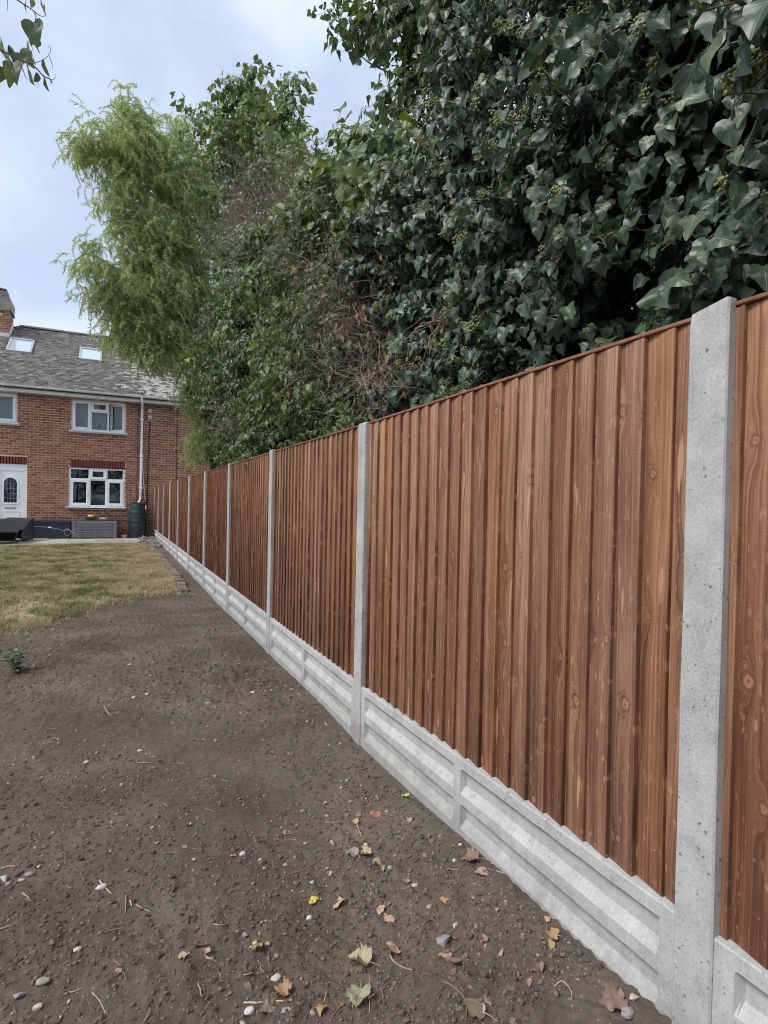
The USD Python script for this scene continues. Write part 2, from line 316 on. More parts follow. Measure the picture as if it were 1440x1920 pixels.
# ------------------------------------------------------------------ the fence: posts, panels, gravel boards
S0, BAY, D, NB = 0.863, 1.88, 1.128, 11
def ordinal(i): return ['first', 'second', 'third', 'fourth', 'fifth', 'sixth', 'seventh', 'eighth', 'ninth', 'tenth', 'eleventh'][i]
rng = np.random.default_rng(7)
fence = thing('garden_fence', 'long stained timber fence with concrete posts and gravel boards, running back to the house', 'fence', (0, 0, 0))
def sag(i, y):
    """The nearest bays stand a little higher towards the camera."""
    return (0.036 if i < 0 else 0.030) * np.clip(1 - (y - S0) / BAY, 0, 1.3) if i < 1 else 0.0
for i in range(NB):
    s = S0 + BAY * i; top = (1.664, 1.644, 1.652)[i] if i < 3 else 1.647 + rng.uniform(-.006, .006)
    prof = np.array([(0, -.041), (.004, -.045), (.024, -.045), (.03, -.026), (.07, -.026), (.076, -.045), (.100, -.042), (.100, .042), (.076, .045), (.07, .026), (.03, .026), (.024, .045), (.004, .045), (0, .041)])
    zs = np.concatenate([np.linspace(-.3, top - .03, 14), [top - .012, top - .004, top]]); cen = np.array([.05, 0])
    vv = []
    for k, z in enumerate(zs):
        q = prof + rng.normal(0, .0006, prof.shape)
        if k >= len(zs) - 2: q = cen + (q - cen) * (0.985, 0.945)[k - len(zs) + 2]
        zz = np.full(len(q), z)
        if z > top - 0.02:
            zz = zz + .008 * (q[:, 0] < .03) * np.clip(-q[:, 1] / .045, -1, 1) * (1 if i == 0 else .2) + rng.normal(0, .0012, len(q))
        vv.append(np.column_stack([q, zz]))
    n = len(prof); b = MB()
    fc = [[k * n + j, k * n + (j + 1) % n, (k + 1) * n + (j + 1) % n, (k + 1) * n + j] for k in range(len(zs) - 1) for j in range(n)]
    b.add(np.vstack(vv), fc)
    topf = trimesh.creation.extrude_polygon(Polygon(prof), 0.01, engine='earcut')
    cap_faces = [list(x) for x in trimesh.creation.triangulate_polygon(Polygon(vv[-1][:, :2]), engine='earcut')[1]]
    tv = trimesh.creation.triangulate_polygon(Polygon(vv[-1][:, :2]), engine='earcut')[0]
    z_of = lambda p: vv[-1][np.argmin(((vv[-1][:, :2] - p) ** 2).sum(1)), 2]
    b.add(np.column_stack([tv, [z_of(p) for p in tv]]), cap_faces)
    b.v = [q + [D, s - 0.045, 0] for q in b.v]
    b.build('fence_post', C_POST, fence, smooth=25, label='tall pitted concrete post nearest the camera' if i == 0 else None)

XF, GTOP, PTOP = D + 0.020, 0.312, 1.634
def make_panel(i):
    """The panel in the bay beyond post i (i = -1: the one cut by the right edge of the picture)."""
    s = S0 + BAY * i; y0, y1 = s - 0.015, s + 1.79 + 0.012
    fr = MB()
    for zr in (.40, .97, 1.54): fr.box((XF + .024, y0, zr), (XF + .062, y1, zr + .05))
    t = fr.build('fence_panel', W_RAIL, fence, label='panel cut off by the right edge of the picture' if i < 0 else None)
    r = np.random.default_rng(100 + i)
    yb = s - 0.031 - (0.0 if i >= 0 else -0.02)
    k = 0
    while yb < y1 - 0.02:
        w = 0.098; x0 = XF + r.normal(0, .0012); lean = r.normal(0, .0016)
        top = PTOP + r.normal(0, .0008) - .001 + float(sag(i, yb + .05)) * .5; bot = GTOP + .001 + abs(r.normal(0, .0018)) + float(sag(i, yb + .05))
        ya, ye = max(yb, y0), min(yb + w, y1)
        th = lambda yy: x0 + .0130 * (yy - yb) / 0.081
        sec = [(th(ya), ya + .0), (th(ya) + .0015, ya - .0008), (x0 + .0165, ya), (x0 + .0205, ye), (th(ye), ye), ((th(ya) * .6 + th(ye) * .4) + r.normal(0, .0006), ya * .6 + ye * .4)]
        if yb < y0: sec[1] = (th(ya) + .001, ya)
        zz = np.linspace(bot, top, 4); vv = []
        ph = r.uniform(0, 6)
        for zq in zz:
            o = lean * (zq - 1) / .6 + .0012 * math.sin(zq * 4 + ph)
            vv.append([(a + .0010 * math.sin(zq * 5 + ph * 2), b_ + o, zq) for a, b_ in sec])
        n = len(sec); b = MB()
        fc = [[q * n + j, (q + 1) * n + j, (q + 1) * n + (j + 1) % n, q * n + (j + 1) % n] for q in range(3) for j in range(n)]
        b.add(np.array(vv).reshape(-1, 3), fc)
        for o in (0, 3 * n):
            b.f.append(np.array([[o, o + j, o + j + 1] for j in range(1, n - 1)]))
        b.build('board', W_BOARD, t)
        yb += 0.081 + r.normal(0, .0012); k += 1
    c = MB().cbox((XF + .000, y0, PTOP + .001), (XF + .034, y1, PTOP + .0105), .002)
    for q in c.v: q[:, 2] += sag(i, q[:, 1]) * .5
    c.build('capping_rail', W_RAIL, t)
    nb = MB(); yb = s + 0.05 - (0.0 if i >= 0 else -0.02)
    while yb < y1 - 0.05:
        for zr in (.43, .995, 1.60):
            p = np.array([XF + .0035, yb + .02 + r.normal(0, .003), zr + r.normal(0, .006)])
            th = np.arange(7) * 2 * math.pi / 7
            nb.add(np.vstack([p + [-.001, 0, 0], p + np.column_stack([0 * th + .0006, .0028 * np.cos(th), .0028 * np.sin(th)])]), [[0, 1 + (q + 1) % 7, 1 + q] for q in range(7)])
        yb += 0.081
    nb.build('nails', NAIL, t)
NAIL = plain('galvanised_nail', (0.35, 0.34, 0.33), 0.45, 0.1, 50, metallic=0.8)
for i in range(-1, 10): make_panel(i)

def steps(bp):  # non-uniform heightfield lines: positions and recess factor
    return np.array([b[0] for b in bp]), np.array([b[1] for b in bp])
for i in range(-1, 10):
    s = S0 + BAY * i; y0, y1 = s - 0.015, s + 1.80; ym = (y0 + y1) / 2
    a, bv, m = 0.055, 0.010, 0.022
    yl, yr = steps([(y0, 0), (y0 + a, 0), (y0 + a + bv, 1), (ym - m - bv, 1), (ym - m, 0), (ym + m, 0), (ym + m + bv, 1), (y1 - a - bv, 1), (y1 - a, 0), (y1, 0)])
    zl, zr = steps([(-.06, 0), (.062, 0), (.095, 1), (.146, 1), (.150, 0), (.186, 0), (.216, 1), (.272, 1), (.276, 0), (.308, 0), (.312, -.22)])
    # finer lines so that edges can wander a little
    yy = np.unique(np.concatenate([yl, np.linspace(y0, y1, 60)])); yf = np.interp(yy, yl, yr); zf = zr
    Y, Z = np.meshgrid(yy, zl); dep = np.minimum(*np.meshgrid(yf, zf)); dep = np.where(np.meshgrid(yf, zf)[1] < 0, np.meshgrid(yf, zf)[1], dep)
    r = np.random.default_rng(300 + i)
    X = XF - .013 + .021 * np.maximum(dep, 0) + .010 * np.maximum(-dep, 0) + r.normal(0, .00015, dep.shape)
    Z = Z + np.where((Z > .03) & (Z < .311), .0016 * (meshkit.noise(np.stack([Y * 14, Z * 9, 0 * Y], -1), i + 9) - .5) * 2, 0)
    v, f = grid_mesh(X, Y, Z)
    b = MB().add(v, f[:, ::-1])
    b.box((XF + .0125, y0, -.06), (XF + .034, y1, .3118))
    b.add([[XF - .0108, y0, .312], [XF + .034, y0, .3122], [XF + .034, y1, .3122], [XF - .0108, y1, .312]], [[0, 1, 2, 3]])
    for q in b.v: q[:, 2] += sag(i, q[:, 1])
    b.build('gravel_board', C_BOARD, fence, smooth=18)
# ------------------------------------------------------------------ the brick house at the end of the garden
YH, G0 = 19.75, 0.045
UPVC = plain('white_upvc', (0.76, 0.79, 0.82), 0.35, 0.04, 6.0)
def brick_mat(name, ramp, rough=0.9):
    return mat(name, {
        'g': ('geometry', {}), 'oi': ('object_info', {}), 'n': ('noise_texture', {'scale': 30.0, 'detail': 5.0, 'roughness': 0.7}), 'w': ('noise_texture', {'scale': 1.1, 'detail': 4.0}),
        'rr': ('math', {'math_type': 'add'}), 'fr': ('math', {'math_type': 'fraction'}), 'a': ('math', {'math_type': 'multiply_add', 'value2': 0.35}), 'b': ('math', {'math_type': 'multiply_add', 'value2': 0.9, 'value3': -0.28}),
        'c': ('math', {'math_type': 'multiply_add', 'value2': 0.5}),
        'r': ('rgb_ramp', {'ramp': ramp}), 'bp': ('bump', {'strength': 0.5, 'distance': 0.004}), 'p': ('principled_bsdf', {'roughness': rough, 'specular_ior_level': 0.2})},
        [('g.position', 'n.vector'), ('g.position', 'w.vector'), ('oi.random', 'rr.value1'), ('g.random_per_island', 'rr.value2'), ('rr.value', 'fr.value1'),
         ('n.fac', 'a.value1'), ('fr.value', 'c.value1'), ('a.value', 'c.value3'), ('c.value', 'b.value1'), ('b.value', 'r.fac'), ('r.color', 'p.base_color'), ('n.fac', 'bp.height'), ('bp.normal', 'p.normal')])
BRICK = brick_mat('house_brick', [(0.0, (0.19, 0.082, 0.056)), (0.3, (0.33, 0.150, 0.096)), (0.6, (0.42, 0.208, 0.135)), (0.85, (0.52, 0.32, 0.21))])
REDBRICK = brick_mat('red_lintel_brick', [(0.0, (0.17, 0.050, 0.042)), (0.6, (0.225, 0.070, 0.056)), (1.0, (0.27, 0.10, 0.08))])
MORTAR = plain('mortar', (0.62, 0.45, 0.33), 0.95, 0.18, 14.0)
GLASS = mat('window_glass', {'fr': ('fresnel', {'IOR': 1.5}), 'ad': ('math', {'math_type': 'multiply_add', 'value2': 0.9, 'value3': 0.0, 'use_clamp': True}), 't': ('transparent_bsdf', {'color': (0.86, 0.9, 0.9)}), 'g': ('glossy_bsdf', {'roughness': 0.015, 'color': (0.95, 0.97, 1.0)}), 'm': ('mix_closure', {})},
            [('fr.fac', 'ad.value1'), ('ad.value', 'm.fac'), ('t.BSDF', 'm.closure1'), ('g.BSDF', 'm.closure2')], surface='m.closure')
ROOFGLASS = mat('rooflight_glass', {'g': ('glossy_bsdf', {'roughness': 0.03, 'color': (0.9, 0.95, 1.0)}), 'd': ('diffuse_bsdf', {'color': (0.50, 0.60, 0.64)}), 'm': ('mix_closure', {'fac': 0.45})},
                [('d.BSDF', 'm.closure1'), ('g.BSDF', 'm.closure2')], surface='m.closure')
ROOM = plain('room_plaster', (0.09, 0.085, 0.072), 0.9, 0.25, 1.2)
NET = mat('net_curtain', {'t': ('translucent_bsdf', {'color': (0.6, 0.62, 0.64)}), 'd': ('diffuse_bsdf', {'color': (0.66, 0.68, 0.71)}), 'm': ('mix_closure', {'fac': 0.35})}, [('d.BSDF', 'm.closure1'), ('t.BSDF', 'm.closure2')], surface='m.closure')
GREYCUR = plain('grey_curtain', (0.34, 0.325, 0.30), 0.9, 0.1, 9.0)
STONE = plain('cast_stone_sill', (0.36, 0.35, 0.32), 0.9, 0.2, 20.0)
BLACKP = plain('black_plastic', (0.018, 0.018, 0.020), 0.45, 0.2, 30.0)
LEAD = plain('lead_grey', (0.30, 0.31, 0.32), 0.6, 0.15, 12.0)

house = thing('brick_house', 'two storey red brick house with white windows and grey tiled roof', 'house')
HX0, HX1, ZE = -9.0, 4.6, 4.30
opens = [(-3.06, -2.335, G0, 2.205), (-1.262, 0.275, 0.985, 2.175), (-1.21, 0.278, 3.30, 4.22), (-4.10, -2.60, 3.385, 4.25)]
wall = sbox(HX0, -.2, HX1, ZE)
for a, c, b_, d in opens: wall = wall.difference(sbox(a, b_, c, d))
wm = MB().prism(wall, 1, YH + .004, YH + .22)
wm.box((HX0, YH + .22, -.2), (HX0 + .2, 27.4, ZE)).box((HX1 - .2, YH + .22, -.2), (HX1, 27.4, ZE)).box((HX0, 27.2, -.2), (HX1, 27.4, ZE))
wallp = wm.build('wall', MORTAR, house)
lints = [(-3.06, -2.335, 2.205, 2.41), (-1.225, 0.275, 2.175, 2.39)]
rr = np.random.default_rng(5)
cand = []
BW, BH, J = 0.2068, 0.0742, 0.0135
nz = 0
z = G0 - .18
while z < ZE - .02:
    off = (nz % 2) * BW / 2 + (rr.normal(0, .006)); x = HX0 + off; z1 = min(z + BH - J, ZE)
    while x < HX1 - .05:
        if rr.random() < 0.07:
            seq = [(x, x + BW / 2 - J / 2), (x + BW / 2 + J / 2, x + BW - J)]
        else: seq = [(x, x + BW - J)]
        for a, b_ in seq:
            segs = [(a, b_)]
            for (o0, o1, p0, p1) in opens + lints:
                if z1 > p0 + .004 and z < p1 - .004:
                    segs = [q for s_ in segs for q in ((s_[0], min(s_[1], o0 - .006)), (max(s_[0], o1 + .006), s_[1])) if q[1] - q[0] > .018]
            for q in segs:
                cand.append((q[0] + rr.normal(0, .0015), q[1] + rr.normal(0, .0015), z + rr.normal(0, .0012), z1 + rr.normal(0, .0012), rr.normal(0, .0012)))
        x += BW
    z += BH; nz += 1
def brick_box(b, q):
    a, c, z0, z1, dy = q
    y0 = YH - .0045 + dy; e = .003
    v = [[a, YH + .02, z0], [c, YH + .02, z0], [c, YH + .02, z1], [a, YH + .02, z1], [a + e, y0, z0 + e], [c - e, y0, z0 + e], [c - e, y0, z1 - e], [a + e, y0, z1 - e]]
    b.add(v, [[4, 5, 6, 7], [0, 1, 5, 4], [1, 2, 6, 5], [2, 3, 7, 6], [3, 0, 4, 7]])
vis = sorted(range(len(cand)), key=lambda i: (abs(0.5 * (cand[i][0] + cand[i][1]) + 1.35) * 0.9 + abs(cand[i][2] - 2.0)) if cand[i][1] - cand[i][0] > .09 else 99)
pick = set(vis[:300]); rest = MB()
for i, q in enumerate(cand):
    if i in pick:
        b = MB(); brick_box(b, q); b.build('brick', BRICK, wallp, uv=True)
    else: brick_box(rest, q)
rest.build('brick_courses', BRICK, wallp, uv=True, kind='stuff')
for (x0, x1, z0, z1) in lints:
    lm = MB().box((x0, YH + .004, z0), (x1, YH + .05, z1 + .002)).build('lintel', MORTAR, house)
    x = x0 + .004
    while x < x1 - .03:
        b = MB(); brick_box(b, (x, min(x + .059, x1 - .004), z0 + .006, z1 - .006, -.003 + rr.normal(0, .001))); b.build('lintel_brick', REDBRICK, lm, uv=True)
        x += .0725

def sill(x0, x1, z, name='sill', m=STONE, t=.06, out=.075):
    MB().cbox((x0 - .06, YH - out, z - t), (x1 + .06, YH + .05, z - .002), .008).build(name, m, house)
def rect_frame(b, x0, x1, z0, z1, w, y0, y1, c=.006):
    b.cbox((x0, y0, z0), (x0 + w, y1, z1), c); b.cbox((x1 - w, y0, z0), (x1, y1, z1), c)
    b.cbox((x0 + w * .9, y0 + .001, z0), (x1 - w * .9, y1, z0 + w), c); b.cbox((x0 + w * .9, y0 + .001, z1 - w), (x1 - w * .9, y1, z1), c)
YF = YH + .035
def pane(par, x0, x1, z0, z1, y=YF + .045):
    MB().box((x0, y, z0), (x1, y + .006, z1)).build('pane', GLASS, par)
def sash(win, x0, x1, z0, z1, w=.058, proud=.018, glass=True):
    b = MB(); rect_frame(b, x0, x1, z0, z1, w, YF - proud, YF + .05, .007)
    b.build('casement', UPVC, win)
    if glass: pane(win, x0 + w - .01, x1 - w + .01, z0 + w - .01, z1 - w + .01)
# lower window: six lights
x0, x1, z0, z1 = opens[1]
b = MB(); rect_frame(b, x0, x1, z0, z1, .055, YF, YF + .07)
xs1, xs2, zt = x0 + .56, x0 + 1.02, z0 + .835
for xm in (xs1, xs2): b.cbox((xm - .03, YF + .001, z0 + .05), (xm + .03, YF + .07, z1 - .05), .006)
b.cbox((x0 + .05, YF + .002, zt - .03), (x1 - .05, YF + .07, zt + .03), .006)
win = b.build('window', UPVC, house)
pane(win, x0 + .05, xs1 - .02, zt + .02, z1 - .05); pane(win, xs2 + .02, x1 - .05, zt + .02, z1 - .05); pane(win, xs1 + .02, xs2 - .02, z0 + .05, zt - .02)
sash(win, xs1 + .005, xs2 - .005, zt + .005, z1 - .03, .075); sash(win, x0 + .035, xs1 - .005, z0 + .03, zt - .004, .085); sash(win, xs2 + .005, x1 - .035, z0 + .03, zt - .004, .085)
MB().cbox((xs1 - .055, YF - .05, z0 + .36), (xs1 - .035, YF - .012, z0 + .48), .004).build('handle', UPVC, win)
sill(x0, x1, z0, t=.035, out=.11, m=UPVC, name='sill'); sill(x0 + .02, x1 - .02, z0 - .036, t=.05, out=.05)
# upper window with its right light swung open
x0, x1, z0, z1 = opens[2]
b = MB(); rect_frame(b, x0, x1, z0, z1, .05, YF, YF + .07)
xs1, xs2, zt = x0 + .52, x0 + 1.00, z0 + .60
for xm in (xs1, xs2): b.cbox((xm - .025, YF + .001, z0 + .05), (xm + .025, YF + .07, z1 - .05), .006)
b.cbox((xs1 + .02, YF + .002, zt - .02), (xs2 - .02, YF + .07, zt + .02), .006)
win = b.build('window', UPVC, house)
sash(win, x0 + .03, xs1 - .004, z0 + .03, z1 - .03, .075); sash(win, xs1 + .004, xs2 - .004, zt + .004, z1 - .03, .07)
pane(win, xs1 + .02, xs2 - .02, z0 + .045, zt - .015)
ang = math.radians(-24); hx = x1 - .035; rot = np.array([[math.cos(ang), -math.sin(ang), 0], [math.sin(ang), math.cos(ang), 0], [0, 0, 1]])
b = MB(); rect_frame(b, xs2 + .004, hx, z0 + .03, z1 - .03, .07, YF - .018, YF + .035)
piv = np.array([hx, YF - .018, 0]); b.v = [(q - piv) @ rot.T * [1, -1, 1] * [1, -1, 1] + piv for q in b.v]
oc = b.build('casement', UPVC, win, label='casement swung open')
g = MB().box((xs2 + .064, YF + .006, z0 + .09), (hx - .06, YF + .012, z1 - .09)); g.v = [(q - piv) @ rot.T + piv for q in g.v]; g.build('pane', GLASS, win)
sill(x0, x1, z0, t=.03, out=.07, m=UPVC, name='sill'); sill(x0 - .02, x1 + .02, z0 - .031, t=.05, out=.09)
# upper left window, cut by the picture's edge
x0, x1, z0, z1 = opens[3]
b = MB(); rect_frame(b, x0, x1, z0, z1, .05, YF, YF + .07); xm = x0 + .75
b.cbox((xm - .03, YF + .001, z0 + .05), (xm + .03, YF + .07, z1 - .05), .006)
win = b.build('window', UPVC, house)
sash(win, xm + .01, x1 - .03, z0 + .03, z1 - .03, .085); sash(win, x0 + .03, xm - .01, z0 + .03, z1 - .03, .085)
MB().cbox((x1 - .115, YF - .05, z0 + .40), (x1 - .095, YF - .012, z0 + .52), .004).build('handle', UPVC, win)
sill(x0, x1, z0, t=.03, out=.07, m=UPVC, name='sill'); sill(x0 - .02, x1 + .02, z0 - .031, t=.05, out=.09)
# rooms and curtains behind the glass
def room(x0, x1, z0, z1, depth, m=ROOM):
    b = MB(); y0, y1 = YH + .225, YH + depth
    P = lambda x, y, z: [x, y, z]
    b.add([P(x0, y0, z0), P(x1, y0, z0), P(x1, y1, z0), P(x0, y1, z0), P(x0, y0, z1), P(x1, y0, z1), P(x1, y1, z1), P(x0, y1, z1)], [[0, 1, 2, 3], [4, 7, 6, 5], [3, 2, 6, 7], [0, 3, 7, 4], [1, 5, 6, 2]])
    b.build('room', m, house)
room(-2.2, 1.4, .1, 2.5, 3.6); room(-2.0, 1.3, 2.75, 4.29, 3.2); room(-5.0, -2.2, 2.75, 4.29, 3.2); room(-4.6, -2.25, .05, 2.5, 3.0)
def curtain(xa, xb, za, zb, y, m, amp=.018, per=.055):
    xs = np.linspace(xa, xb, max(8, int((xb - xa) / .012))); q = np.arange(len(xs))
    yy = y + amp * np.sin(xs * 2 * math.pi / per + 1.3 * np.sin(xs * 9))
    v = np.vstack([np.column_stack([xs, yy, 0 * xs + za]), np.column_stack([xs, yy, 0 * xs + zb])]); n = len(xs)
    MB().add(v, [[i, i + 1, n + i + 1, n + i] for i in range(n - 1)]).build('curtain', m, house, smooth=True)
x0, x1, z0, z1 = opens[2]
curtain(x0 - .02, x0 + 1.0, z0 - .05, z1, YH + .30, NET); curtain(x0 + 1.02, x1 + .05, z0 - .05, z1, YH + .42, GREYCUR, .03, .1)
x0, x1, z0, z1 = opens[3]; curtain(x0, x1 + .03, z0 - .05, z1, YH + .32, NET)
x0, x1, z0, z1 = opens[1]
MB().cbox((x0 + .5, YH + 1.4, 1.02), (x1 + .1, YH + 2.0, 1.40), .03).build('worktop', plain('pale_worktop', (0.62, 0.63, 0.66), 0.5), house)
b = MB()
for q in (.62, .72, .84): b.tube([(x0 + q, YH + .55, .98), (x0 + q + .01, YH + .55, 1.12), (x0 + q + .05, YH + .55, 1.18)], .012, 5)
b.build('kitchen_tap', LEAD, house)

# door
x0, x1, z0, z1 = opens[0]; x0f = x1 - 1.0
b = MB(); rect_frame(b, x0f, x1, z0, z1, .085, YF - .005, YF + .07); b.cbox((x0f + .08, YF - .002, z1 - .20), (x1 - .08, YF + .06, z1 - .08), .006)
door = b.build('door', UPVC, house)
dx0, dx1, dz1 = x0f + .09, x1 - .09, z1 - .205; dxc = x1 - .415
th = np.linspace(0, math.pi, 20)
def arch(w, zb, zt): return Polygon([(dxc - w, zb), (dxc + w, zb)] + [(dxc + w * math.cos(a), zt + w * math.sin(a)) for a in th])
AZ0, AZT = 1.065, 1.635
MB().prism(sbox(dx0, G0 + .02, dx1, dz1).difference(arch(.17, AZ0, AZT)), 1, YF + .012, YF + .055).build('leaf', UPVC, door)
MB().prism(arch(.205, AZ0 - .035, AZT).difference(arch(.163, AZ0 + .01, AZT)), 1, YF - .004, YF + .02).build('arch_moulding', UPVC, door)
MB().prism(arch(.165, AZ0, AZT), 1, YF + .022, YF + .028).build('arched_pane', GLASS, door)
DARKGL = plain('dark_glass', (0.012, 0.014, 0.018), 0.15, 0.3, 8.0)
MB().prism(arch(.175, AZ0 - .005, AZT), 1, YF + .045, YF + .052).build('backing', DARKGL, door)
b = MB()
for xq in (dxc - .08, dxc, dxc + .08): b.box((xq - .003, YF + .016, AZ0), (xq + .003, YF + .0215, AZT + .13))
for zq in (AZ0 + .14, AZ0 + .28, AZ0 + .42, AZ0 + .56): b.box((dxc - .162, YF + .0165, zq - .003), (dxc + .162, YF + .021, zq + .003))
b.build('lead_came', LEAD, door)
MB().cbox((dxc - .14, YF - .006, .895), (dxc + .14, YF + .014, .945), .006).build('letterbox', LEAD, door)
b = MB(); rect_frame(b, dxc - .23, dxc + .23, G0 + .22, .84, .03, YF - .002, YF + .02, .008)
b.build('panel_moulding', UPVC, door)

# roof
YE, ZG, YR, ZR = 19.42, 4.43, 23.5, 7.13
SL = (ZR - ZG) / (YR - YE); ln = math.hypot(1, SL); dirv = np.array([0, 1 / ln, SL / ln]); nrm = np.array([0, -SL / ln, 1 / ln]); LEN = math.hypot(YR - YE, ZR - ZG)
def roof_pt(x, t, h=0.0): return np.array([x, YE, ZG]) + dirv * t + nrm * h
TILE = mat('mossy_roof_tile', {
    'bu': ('uvmap', {'attribute': 'st'}), 'bs': ('separate_xyz', {}), 'bg': ('math', {'math_type': 'greater_than', 'value2': 1.3}), 'bm': ('math', {'math_type': 'multiply', 'value2': 0.75}), 'm3': ('mix', {'color2': (0.46, 0.44, 0.41)}),
    'g': ('geometry', {}), 'n': ('noise_texture', {'scale': 26.0, 'detail': 5.0, 'roughness': 0.7}), 'w': ('noise_texture', {'scale': 0.75, 'detail': 5.0, 'roughness': 0.6}),
    'a': ('math', {'math_type': 'multiply_add', 'value2': 0.42}), 'b': ('math', {'math_type': 'multiply_add', 'value2': 0.55, 'value3': -0.02}),
    'r': ('rgb_ramp', {'ramp': [(0.05, (0.045, 0.040, 0.037)), (0.3, (0.095, 0.085, 0.078)), (0.55, (0.155, 0.142, 0.130)), (0.72, (0.25, 0.235, 0.215)), (0.9, (0.44, 0.425, 0.385))]}),
    'sx': ('separate_xyz', {}), 'lx': ('map_range', {'range_type': 'smoothstep', 'from_min': -0.4, 'from_max': 1.2, 'to_min': 0.0, 'to_max': 1.0, 'clamp': True}),
    'lr': ('math', {'math_type': 'multiply_add', 'value2': 0.85}), 'lg': ('math', {'math_type': 'greater_than', 'value2': 1.05}), 'lm': ('math', {'math_type': 'multiply', 'value2': 0.75}),
    'mx': ('mix', {'color2': (0.43, 0.405, 0.36)}),
    'mo': ('rgb_ramp', {'ramp': [(0.56, (0, 0, 0)), (0.68, (0.6, 0.6, 0.6))]}), 'm2': ('mix', {'color2': (0.14, 0.125, 0.055)}), 'mm': ('math', {'math_type': 'multiply'}), 'mw': ('noise_texture', {'scale': 1.7, 'detail': 4.0}),
    'p': ('principled_bsdf', {'roughness': 0.9, 'specular_ior_level': 0.2}), 'bp': ('bump', {'strength': 0.6, 'distance': 0.006})},
    [('g.position', 'n.vector'), ('g.position', 'w.vector'), ('g.position', 'mw.vector'), ('g.random_per_island', 'a.value1'), ('n.fac', 'b.value1'), ('b.value', 'a.value3'), ('a.value', 'r.fac'),
     ('g.position', 'sx.vector'), ('sx.x', 'lx.value'), ('g.random_per_island', 'lr.value3'), ('lx.result', 'lr.value1'), ('lr.value', 'lg.value1'), ('lg.value', 'lm.value1'), ('lm.value', 'mx.fac'), ('bu.UV', 'bs.vector'), ('bs.y', 'bg.value1'), ('bg.value', 'bm.value1'), ('bm.value', 'm3.fac'), ('r.color', 'm3.color1'), ('m3.color', 'mx.color1'),
     ('mw.fac', 'mo.fac'), ('lx.result', 'mm.value1'), ('mo.color', 'mm.value2'), ('mm.value', 'm2.fac'), ('mx.color', 'm2.color1'), ('m2.color', 'p.base_color'), ('n.fac', 'bp.height'), ('bp.normal', 'p.normal')])
rb = MB(); e = .3
rb.add([roof_pt(HX0 - e, -.05, -.06), roof_pt(HX1 + e, -.05, -.06), roof_pt(HX1 + e, LEN, -.06), roof_pt(HX0 - e, LEN, -.06)], [[0, 1, 2, 3]])
mir = lambda p: np.array([p[0], 2 * YR - p[1], p[2]])
rb.add([mir(roof_pt(HX0 - e, -.05, -.02)), mir(roof_pt(HX1 + e, -.05, -.02)), mir(roof_pt(HX1 + e, LEN, -.02)), mir(roof_pt(HX0 - e, LEN, -.02))], [[3, 2, 1, 0]])
for xg in (HX0, HX1): rb.add([[xg, YE + .4, ZG - .1], [xg, 2 * YR - YE - .4, ZG - .1], [xg, YR, ZR - .1]], [[0, 1, 2]])
roof = rb.build('roof', TILE, house)
tl = MB(); t = 0.0; row = 0
skyl = [((-2.98, -2.33), None), ((-1.06, -0.39), None)]
TS = [(np.dot(at(28, 662, 1, 21.45) - roof_pt(0, 0), dirv)), 0]
def on_roof(px, py):
    r = RIGHT * ((px - CX) / F) + DOWN * ((py - CY) / F) + FWD; o = roof_pt(0, 0)
    return EYE + r * (np.dot(o - EYE, nrm) / np.dot(r, nrm))
lights = []
for (a, b_, c, d) in (((22, 637), (68, 642), (56, 664), (8, 659)), ((153, 655), (196, 659), (186, 679), (144, 675))):
    q = [on_roof(*p) for p in (a, b_, c, d)]; tt = [np.dot(p - roof_pt(0, 0), dirv) for p in q]
    lights.append(((q[0][0] + q[3][0]) / 2, (q[1][0] + q[2][0]) / 2, (tt[2] + tt[3]) / 2, (tt[0] + tt[1]) / 2))
def chim(x, t_): return -4.4 < x < -3.1 and t_ > LEN - 1.0
while t < LEN - .03:
    x = -5.2 + (row % 2) * .083 + rr.normal(0, .01)
    while x < 3.2:
        xc = x + .08
        if not any(a - .02 < xc < b_ + .02 and c - .06 < t < d + .02 for a, b_, c, d in lights) and not chim(xc, t):
            j = rr.normal(0, .004, 6); w = .158 + j[0]; L_ = .125
            hl, hr = .016 + abs(rr.normal(0, .006)), .016 + abs(rr.normal(0, .006)); sk = rr.normal(0, .005)
            p = [roof_pt(x + j[1], t + j[2] - .01, hl), roof_pt(x + w, t + j[3] - .01 + sk, hr), roof_pt(x + w, t + L_, .004), roof_pt(x, t + L_, .004),
                 roof_pt(x + j[1], t + j[2] - .01, -.012), roof_pt(x + w, t + j[3] - .01 + sk, -.012)]
            q_ = rr.random(); tl.add(p[:4], [[0, 1, 2, 3]], np.tile([q_, .2], (4, 1))); tl.add([p[4], p[5], p[1], p[0]], [[0, 1, 2, 3]], np.tile([q_, rr.uniform(.6, 2.3)], (4, 1)))
        x += .164
    t += .098; row += 1
for xa, xb in ((HX0 - e, -5.2), (3.2, HX1 + e)):
    tl.add([roof_pt(xa, -.01, .01), roof_pt(xb, -.01, .01), roof_pt(xb, LEN, .01), roof_pt(xa, LEN, .01)], [[0, 1, 2, 3]])
tl.build('roof_tiles', TILE, roof, uv=True, kind='stuff')
b = MB(); x = -3.05
RIDGE = plain('ridge_tile', (0.17, 0.15, 0.13), 0.9, 0.3, 15)
while x < 3.5:
    b = MB(); th2 = np.linspace(.15, math.pi - .15, 7); prof = np.column_stack([np.cos(th2) * .12, np.sin(th2) * .10])
    zz = rr.normal(0, .004); v = np.vstack([[[xx, YR + p[0], ZR - .03 + p[1] + zz] for p in prof] for xx in (x, x + .44)])
    b.add(v, [[i, i + 7, i + 8, i + 1] for i in range(6)]); b.build('ridge_tile', RIDGE, roof); x += .445
